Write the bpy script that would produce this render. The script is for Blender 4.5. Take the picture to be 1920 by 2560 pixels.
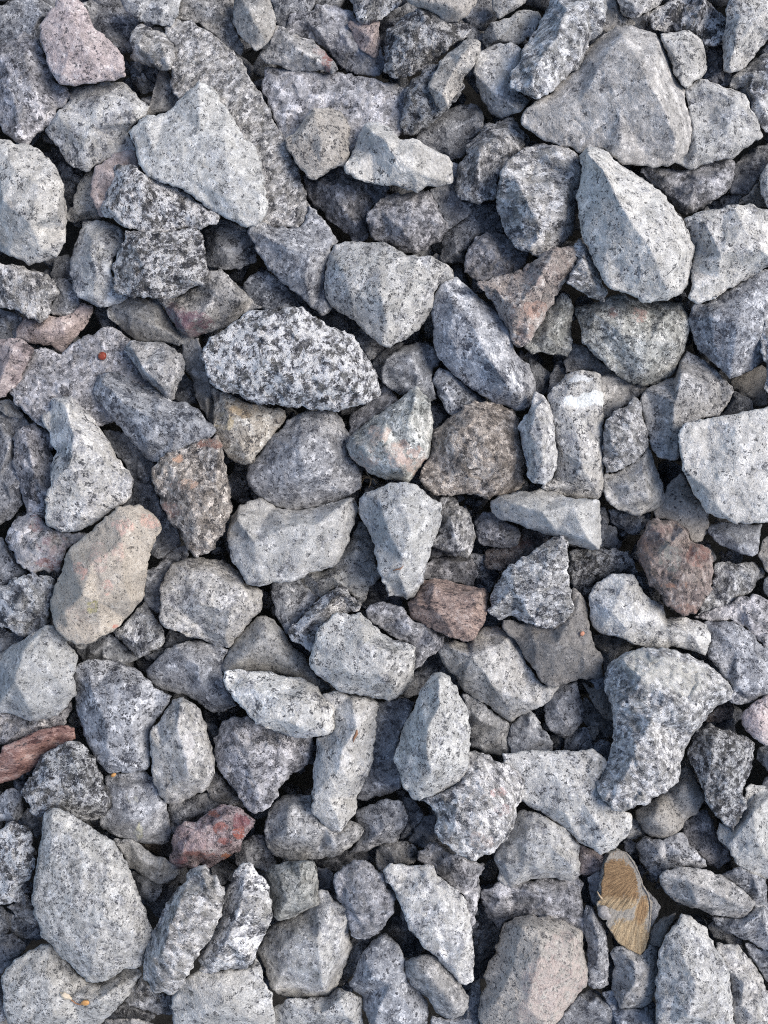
# Crushed granite gravel seen from above.  Everything is built from code.
import bpy, math, random
import numpy as np
from mathutils import Vector
from mathutils.geometry import delaunay_2d_cdt

for o in list(bpy.data.objects):
    bpy.data.objects.remove(o, do_unlink=True)
scene = bpy.context.scene
COL = scene.collection

# ------------------------------------------------------------------ camera
PX = 0.3 / 1920.0            # one unit of the stone survey below, in metres
ZREF = 220 * PX              # level of the pile's upper surface
DIST = 0.40                  # lens to that level
HC = ZREF + DIST
cam_data = bpy.data.cameras.new('camera')
cam = bpy.data.objects.new('camera', cam_data)
COL.objects.link(cam)
cam.location = (0, 0, HC)
cam.rotation_euler = (0, 0, 0)
cam_data.sensor_fit = 'VERTICAL'
cam_data.sensor_height = 36.0
cam_data.lens = 36.0 * DIST / 0.4
cam_data.clip_start = 0.01
cam_data.clip_end = 1000.0
scene.camera = cam

# ------------------------------------------------------------------ sky, sun, exposure
SUN_ELEV = math.radians(48)
SUN_AZ = math.radians(78)            # measured from +Y (top of the picture) towards +X (right)
world = bpy.data.worlds.new('World')
scene.world = world
world.use_nodes = True
wn = world.node_tree
wn.nodes.clear()
wo = wn.nodes.new('ShaderNodeOutputWorld')
wb = wn.nodes.new('ShaderNodeBackground')
sk = wn.nodes.new('ShaderNodeTexSky')
sk.sky_type = 'NISHITA'
sk.sun_disc = False
sk.sun_elevation = SUN_ELEV
sk.sun_rotation = SUN_AZ
sk.dust_density = 1.7
sk.air_density = 1.0
sk.ozone_density = 1.0
wb.inputs['Strength'].default_value = 0.095
wn.links.new(sk.outputs[0], wb.inputs[0])
wn.links.new(wb.outputs[0], wo.inputs[0])

sun_data = bpy.data.lights.new('sun', 'SUN')
sun = bpy.data.objects.new('sun', sun_data)
COL.objects.link(sun)
sun_data.energy = 1.5
sun_data.angle = math.radians(38)
sun_data.color = (1.0, 0.93, 0.84)
sdir = Vector((math.cos(SUN_ELEV) * math.sin(SUN_AZ), math.cos(SUN_ELEV) * math.cos(SUN_AZ), math.sin(SUN_ELEV)))
sun.rotation_euler = sdir.to_track_quat('Z', 'Y').to_euler()
sun.location = sdir * 5

scene.view_settings.view_transform = 'Standard'
scene.view_settings.look = 'None'
scene.view_settings.gamma = 1.0
scene.view_settings.use_curve_mapping = False
scene.view_settings.exposure = 0.98
scene.render.engine = 'CYCLES'
scene.cycles.max_bounces = 2
scene.cycles.diffuse_bounces = 2
scene.cycles.use_denoising = False
scene.cycles.filter_width = 1.1

# ------------------------------------------------------------------ noise helpers
def _hash(ix, iy, iz, seed):
    h = (ix * 374761393 + iy * 668265263 + iz * 2147483647 + seed * 1274126177) & 0xFFFFFFFF
    h = ((h ^ (h >> 13)) * 1274126177) & 0xFFFFFFFF
    h = (h ^ (h >> 16)) & 0xFFFFFF
    return h / float(0xFFFFFF) * 2 - 1

def vnoise(x, y, z, seed=0):
    ix, iy, iz = np.floor(x).astype(np.int64), np.floor(y).astype(np.int64), np.floor(z).astype(np.int64)
    fx, fy, fz = x - ix, y - iy, z - iz
    fx, fy, fz = [f * f * (3 - 2 * f) for f in (fx, fy, fz)]
    r = 0
    for dx in (0, 1):
        for dy in (0, 1):
            for dz in (0, 1):
                w = (fx if dx else 1 - fx) * (fy if dy else 1 - fy) * (fz if dz else 1 - fz)
                r = r + w * _hash(ix + dx, iy + dy, iz + dz, seed)
    return r

def cellfacet(x, y, scale, seed):
    """Chipped relief: every cell of a jittered grid is a small tilted plane."""
    gx, gy = x / scale, y / scale
    ix, iy = np.floor(gx).astype(np.int64), np.floor(gy).astype(np.int64)
    best = np.full(x.shape, 1e9); val = np.zeros(x.shape)
    zero = np.zeros_like(ix)
    for dx in (-1, 0, 1):
        for dy in (-1, 0, 1):
            cx, cy = ix + dx, iy + dy
            px = cx + .5 + .45 * _hash(cx, cy, zero, seed)
            py = cy + .5 + .45 * _hash(cx, cy, zero, seed + 1)
            ddx, ddy = gx - px, gy - py
            d = ddx * ddx + ddy * ddy
            v = _hash(cx, cy, zero, seed + 2) * .5 + ddx * _hash(cx, cy, zero, seed + 3) + ddy * _hash(cx, cy, zero, seed + 4)
            m = d < best
            best = np.where(m, d, best); val = np.where(m, v, val)
    return val

# ------------------------------------------------------------------ materials
class NT:
    def __init__(s, mat):
        mat.use_nodes = True
        s.t = mat.node_tree; s.t.nodes.clear()
    def n(s, typ, **kw):
        nd = s.t.nodes.new(typ)
        for k, v in kw.items():
            setattr(nd, k, v)
        return nd
    def l(s, a, b):
        s.t.links.new(a, b)
    def math(s, op, a, b=None, c=None, clamp=False):
        nd = s.n('ShaderNodeMath', operation=op); nd.use_clamp = clamp
        for i, v in enumerate((a, b, c)):
            if v is None: continue
            if isinstance(v, (int, float)): nd.inputs[i].default_value = v
            else: s.l(v, nd.inputs[i])
        return nd.outputs[0]
    def mix(s, fac, a, b, blend='MIX'):
        nd = s.n('ShaderNodeMix', data_type='RGBA', blend_type=blend)
        for i, v in ((0, fac), (6, a), (7, b)):
            if isinstance(v, (int, float)): nd.inputs[i].default_value = v
            elif isinstance(v, tuple): nd.inputs[i].default_value = v + (1,) if len(v) == 3 else v
            else: s.l(v, nd.inputs[i])
        return nd.outputs[2]
    def ramp(s, fac, stops, interp='LINEAR'):
        nd = s.n('ShaderNodeValToRGB'); cr = nd.color_ramp; cr.interpolation = interp
        while len(cr.elements) < len(stops): cr.elements.new(.5)
        for e, (p, c) in zip(cr.elements, stops):
            e.position = p; e.color = c + (1,) if isinstance(c, tuple) else (c, c, c, 1)
        s.l(fac, nd.inputs[0])
        return nd.outputs[0]
    def noise(s, vec, scale, detail=3, rough=.6, dist=0):
        nd = s.n('ShaderNodeTexNoise'); nd.inputs['Scale'].default_value = scale
        nd.inputs['Detail'].default_value = detail; nd.inputs['Roughness'].default_value = rough
        nd.inputs['Distortion'].default_value = dist
        s.l(vec, nd.inputs['Vector']); return nd
    def voro(s, vec, scale):
        nd = s.n('ShaderNodeTexVoronoi'); nd.inputs['Scale'].default_value = scale
        s.l(vec, nd.inputs['Vector']); return nd

def granite(name, dark, mid, light, white, dust, dustcol, grain=13.0, speck=.11, levels=(.16, .5, .82), streak=1.0, gloss=.82, bump=.5, stained=False):
    """Coarse grained rock: mineral grains, black flecks, a coat of pale stone dust."""
    m = bpy.data.materials.new(name); T = NT(m)
    tc = T.n('ShaderNodeTexCoord'); oi = T.n('ShaderNodeObjectInfo')
    sc = T.n('ShaderNodeVectorMath', operation='SCALE'); T.l(tc.outputs['Object'], sc.inputs[0]); 
    r2 = T.math('FRACT', T.math('MULTIPLY', oi.outputs['Random'], 71.7))     # grain size and dustiness differ from stone to stone
    r3 = T.math('FRACT', T.math('MULTIPLY', oi.outputs['Random'], 133.1))
    T.l(T.math('DIVIDE', T.math('ADD', .58, T.math('MULTIPLY', r2, .8)), PX), sc.inputs['Scale'])
    rot = T.n('ShaderNodeVectorRotate', rotation_type='AXIS_ANGLE'); rot.inputs['Axis'].default_value = (.35, .3, .89)
    T.l(sc.outputs[0], rot.inputs['Vector']); T.l(T.math('MULTIPLY', oi.outputs['Random'], 37.0), rot.inputs['Angle'])
    off = T.n('ShaderNodeVectorMath', operation='ADD'); T.l(rot.outputs[0], off.inputs[0])
    cx = T.n('ShaderNodeCombineXYZ')
    for i, k in enumerate((9000., 5300., 7700.)):
        T.l(T.math('MULTIPLY', oi.outputs['Random'], k), cx.inputs[i])
    T.l(cx.outputs[0], off.inputs[1])
    st = T.n('ShaderNodeVectorMath', operation='MULTIPLY'); T.l(off.outputs[0], st.inputs[0]); st.inputs[1].default_value = (1, streak, 1)
    # wobble so that grains are not clean polygons
    wob = T.noise(st.outputs[0], .10, 2, .7)
    wv = T.n('ShaderNodeVectorMath', operation='MULTIPLY_ADD'); T.l(wob.outputs['Color'], wv.inputs[0])
    wv.inputs[1].default_value = (grain * 1.7,) * 3; T.l(st.outputs[0], wv.inputs[2])
    v1 = T.voro(wv.outputs[0], 1.0 / grain)
    v2 = T.voro(wv.outputs[0], 2.1 / grain)
    def sep(o_):
        s_ = T.n('ShaderNodeSeparateColor'); T.l(o_, s_.inputs[0]); return s_.outputs
    c1, c2 = sep(v1.outputs['Color']), sep(v2.outputs['Color'])
    big = sep(T.noise(st.outputs[0], 1 / 42., 3, .62).outputs['Color'])
    fine = T.noise(st.outputs[0], .30, 2, .8)
    fc = sep(fine.outputs['Color'])
    pick = T.math('ADD', T.math('MULTIPLY', c1[0], .55), T.math('MULTIPLY', c2[1], .45))
    pick = T.math('ADD', pick, T.math('MULTIPLY', T.math('SUBTRACT', big[0], .5), 1.55))
    a, b, c = levels
    col = T.ramp(pick, [(a - .05, dark), (a + .06, mid), (b, mid), (b + .10, light), (c, light), (c + .07, white)])
    # pale dust, caught in patches
    if dust > 0:
        dm = T.math('ADD', big[1], T.math('MULTIPLY', T.math('SUBTRACT', fc[1], .5), 1.3))
        dm = T.math('ADD', dm, T.math('MULTIPLY', T.math('SUBTRACT', c1[1], .5), .22))
        dm = T.math('ADD', dm, T.math('MULTIPLY', T.math('SUBTRACT', r3, .5), .24 * min(1.0, dust * 1.6)))
        dm = T.ramp(dm, [(.53 - .30 * dust - .04, 0.0), (.53 - .30 * dust + .16, 1.0)])
        col = T.mix(T.math('MULTIPLY', dm, min(.9, .3 + .6 * dust)), col, dustcol)
    # small dark flecks of mica
    r4 = T.math('FRACT', T.math('MULTIPLY', oi.outputs['Random'], 217.3))
    fl = T.math('LESS_THAN', c2[2], T.math('MULTIPLY', big[2], T.math('MULTIPLY', T.math('ADD', .25, T.math('MULTIPLY', r4, 1.1)), speck * 3.0)))
    fl = T.math('MULTIPLY', fl, T.ramp(fc[2], [(.40, 0.0), (.52, .88)]))
    col = T.mix(fl, col, (.03, .031, .037))
    # fine grain
    tone = T.ramp(fc[0], [(.26, .50), (.40, .84), (.5, 1.0), (.62, 1.2), (.74, 1.42)])
    col = T.mix(1.0, col, tone, 'MULTIPLY')
    # stains with their own shape (per vertex)
    if stained:
        pa = T.n('ShaderNodeAttribute', attribute_name='stain_amount'); pc = T.n('ShaderNodeAttribute', attribute_name='stain_colour')
        # the stain follows the mineral grains: some grains take it fully, others hardly
        k_ = T.math('ADD', pa.outputs['Fac'], T.math('MULTIPLY', T.math('SUBTRACT', c1[2], .5), .75))
        k_ = T.math('ADD', k_, T.math('MULTIPLY', T.math('SUBTRACT', fc[2], .5), 1.3))
        k_ = T.math('ADD', k_, T.math('MULTIPLY', T.math('SUBTRACT', big[2], .5), .9))
        k_ = T.math('MULTIPLY', T.math('SUBTRACT', k_, .22), 2.2, clamp=True)
        sf = T.math('MULTIPLY', k_, T.math('MULTIPLY', pa.outputs['Fac'], 1.15, clamp=True))
        col = T.mix(sf, col, T.mix(1.0, pc.outputs['Color'], T.ramp(fc[0], [(.3, .66), (.5, 1.0), (.7, 1.25)]), 'MULTIPLY'))
    # broad cloudy tone and, on some stones, foliation bands
    bandv = T.n('ShaderNodeVectorMath', operation='MULTIPLY'); T.l(off.outputs[0], bandv.inputs[0]); bandv.inputs[1].default_value = (1 / 160., 1 / 26., 1 / 60.)
    bn = T.noise(bandv.outputs[0], 1.0, 2, .6)
    bamp = T.ramp(T.math('FRACT', T.math('MULTIPLY', oi.outputs['Random'], 331.9)), [(.45, .25), (.85, 1.0)])
    band = T.math('ADD', 1.0, T.math('MULTIPLY', T.math('SUBTRACT', bn.outputs[0], .5), T.math('MULTIPLY', bamp, 1.15)))
    col = T.mix(1.0, col, band, 'MULTIPLY')
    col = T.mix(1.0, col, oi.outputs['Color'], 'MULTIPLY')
    bs = T.n('ShaderNodeBsdfPrincipled')
    T.l(col, bs.inputs['Base Color'])
    bs.inputs['Roughness'].default_value = gloss
    bs.inputs['Specular IOR Level'].default_value = .3
    bp = T.n('ShaderNodeBump'); bp.inputs['Strength'].default_value = bump
    bp.inputs['Distance'].default_value = 9 * PX
    T.l(fine.outputs[0], bp.inputs['Height']); T.l(bp.outputs[0], bs.inputs['Normal'])
    out = T.n('ShaderNodeOutputMaterial'); T.l(bs.outputs[0], out.inputs[0])
    return m

def plain(name, c1, c2, scale, rough=.8, stretch=(1, 1, 1), bump=.3):
    m = bpy.data.materials.new(name); T = NT(m)
    tc = T.n('ShaderNodeTexCoord')
    sc = T.n('ShaderNodeVectorMath', operation='MULTIPLY'); T.l(tc.outputs['Object'], sc.inputs[0]); sc.inputs[1].default_value = tuple(s / PX for s in stretch)
    n1 = T.noise(sc.outputs[0], scale, 4, .7)
    col = T.mix(T.ramp(n1.outputs[0], [(.35, 0.0), (.65, 1.0)]), c1, c2)
    bs = T.n('ShaderNodeBsdfPrincipled'); T.l(col, bs.inputs['Base Color']); bs.inputs['Roughness'].default_value = rough
    bp = T.n('ShaderNodeBump'); bp.inputs['Strength'].default_value = bump; bp.inputs['Distance'].default_value = 2 * PX
    T.l(n1.outputs[0], bp.inputs['Height']); T.l(bp.outputs[0], bs.inputs['Normal'])
    out = T.n('ShaderNodeOutputMaterial'); T.l(bs.outputs[0], out.inputs[0])
    return m

BLK = (.045, .047, .055)
PD = (.50, .487, .45)       # pale stone dust
BD = (.41, .415, .425)
MATS = {}
GRANITES = {
 'p': ('granite_pale_dusty', ((.085, .088, .098), (.30, .30, .31), (.49, .49, .49), (.76, .75, .73), .62, PD, 15, .11, (.24, .47, .74))),
 'g': ('granite_grey', ((.07, .073, .08), (.24, .24, .245), (.40, .40, .40), (.70, .69, .68), .48, (.42, .41, .39), 15, .13, (.24, .5, .78))),
 's': ('granite_speckled', (BLK, (.20, .202, .215), (.46, .46, .47), (.84, .835, .83), .30, PD, 18, .15, (.25, .43, .68), 1.5, .78, .7)),
 'S': ('granite_salt_and_pepper', ((.03, .031, .036), (.15, .15, .165), (.47, .475, .50), (.82, .82, .82), .17, PD, 17, .18, (.28, .39, .55), 1.2, .72, .85)),
 'b': ('granite_blue_grey', ((.055, .06, .075), (.19, .20, .222), (.36, .375, .40), (.68, .69, .71), .38, BD, 15, .13, (.24, .5, .78))),
 'v': ('granite_lavender', ((.06, .06, .068), (.208, .207, .222), (.405, .40, .42), (.70, .69, .71), .33, (.40, .397, .40), 16, .13, (.25, .5, .77))),
 'k': ('granite_pinkish', ((.11, .09, .09), (.33, .27, .265), (.50, .425, .41), (.74, .66, .63), .48, (.49, .42, .395), 13, .11, (.2, .5, .8))),
 'K': ('granite_rusty', ((.07, .056, .054), (.31, .25, .225), (.48, .41, .37), (.74, .68, .63), .34, (.47, .42, .375), 14, .15, (.26, .5, .77), 1.3, .78, .8)),
 't': ('granite_tan_dusty', ((.10, .094, .088), (.29, .275, .255), (.44, .42, .385), (.62, .59, .545), .6, (.45, .42, .38), 11, .10)),
 'T': ('granite_sandy', ((.11, .095, .08), (.37, .32, .265), (.50, .445, .375), (.66, .61, .54), .62, (.50, .44, .365), 10, .11)),
 'n': ('granite_greenish', ((.06, .064, .062), (.24, .25, .238), (.42, .43, .41), (.70, .70, .66), .32, (.42, .41, .375), 14, .13, (.24, .5, .78))),
 'y': ('granite_yellow_stained', ((.07, .064, .06), (.27, .25, .222), (.45, .43, .39), (.70, .68, .63), .34, (.46, .415, .35), 14, .13, (.23, .5, .78))),
 'B': ('granite_brown_speckled', ((.046, .041, .038), (.19, .168, .152), (.38, .345, .31), (.70, .63, .56), .26, (.40, .345, .29), 15, .16, (.30, .52, .76), 1.2, .75, .8)),
 'r': ('granite_brown_red', ((.06, .045, .042), (.25, .178, .152), (.42, .305, .25), (.56, .45, .39), .2, (.40, .31, .265), 12, .14, (.25, .5, .78), 2.0)),
 'R': ('rock_red_brown', ((.09, .045, .04), (.24, .135, .115), (.36, .235, .205), (.48, .36, .32), .12, (.38, .25, .21), 18, .05, (.25, .55, .82), 2.5, .6)),
 'D': ('granite_dark_dusty', ((.075, .07, .066), (.185, .175, .162), (.28, .265, .25), (.46, .44, .41), .5, (.27, .25, .23), 9, .13)),
 'X': ('rock_rust_and_green', ((.05, .046, .045), (.19, .155, .145), (.32, .262, .24), (.54, .49, .46), .1, (.34, .295, .26), 18, .06, (.26, .5, .8), 1.5, .55, .8)),
 'X2': ('rock_garnet', ((.065, .045, .05), (.25, .185, .19), (.43, .335, .34), (.64, .57, .56), .18, (.40, .345, .335), 14, .08, (.24, .5, .8), 1.2, .5, .8)),
}

# ------------------------------------------------------------------ ground and loose gravel below
def link(name, verts, faces, mat, parent=None):
    me = bpy.data.meshes.new(name)
    me.from_pydata(verts, [], faces); me.update()
    if mat: me.materials.append(mat)
    o = bpy.data.objects.new(name, me); COL.objects.link(o)
    if parent: o.parent = parent
    return o

soil = plain('dark_grit', (.06, .058, .055), (.13, .125, .12), .05, .9)
gnd = link('ground', [(-150, -150, -330 * PX), (150, -150, -330 * PX), (150, 150, -330 * PX), (-150, 150, -330 * PX)], [(0, 1, 2, 3)], soil)
gnd['kind'] = 'structure'

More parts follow.
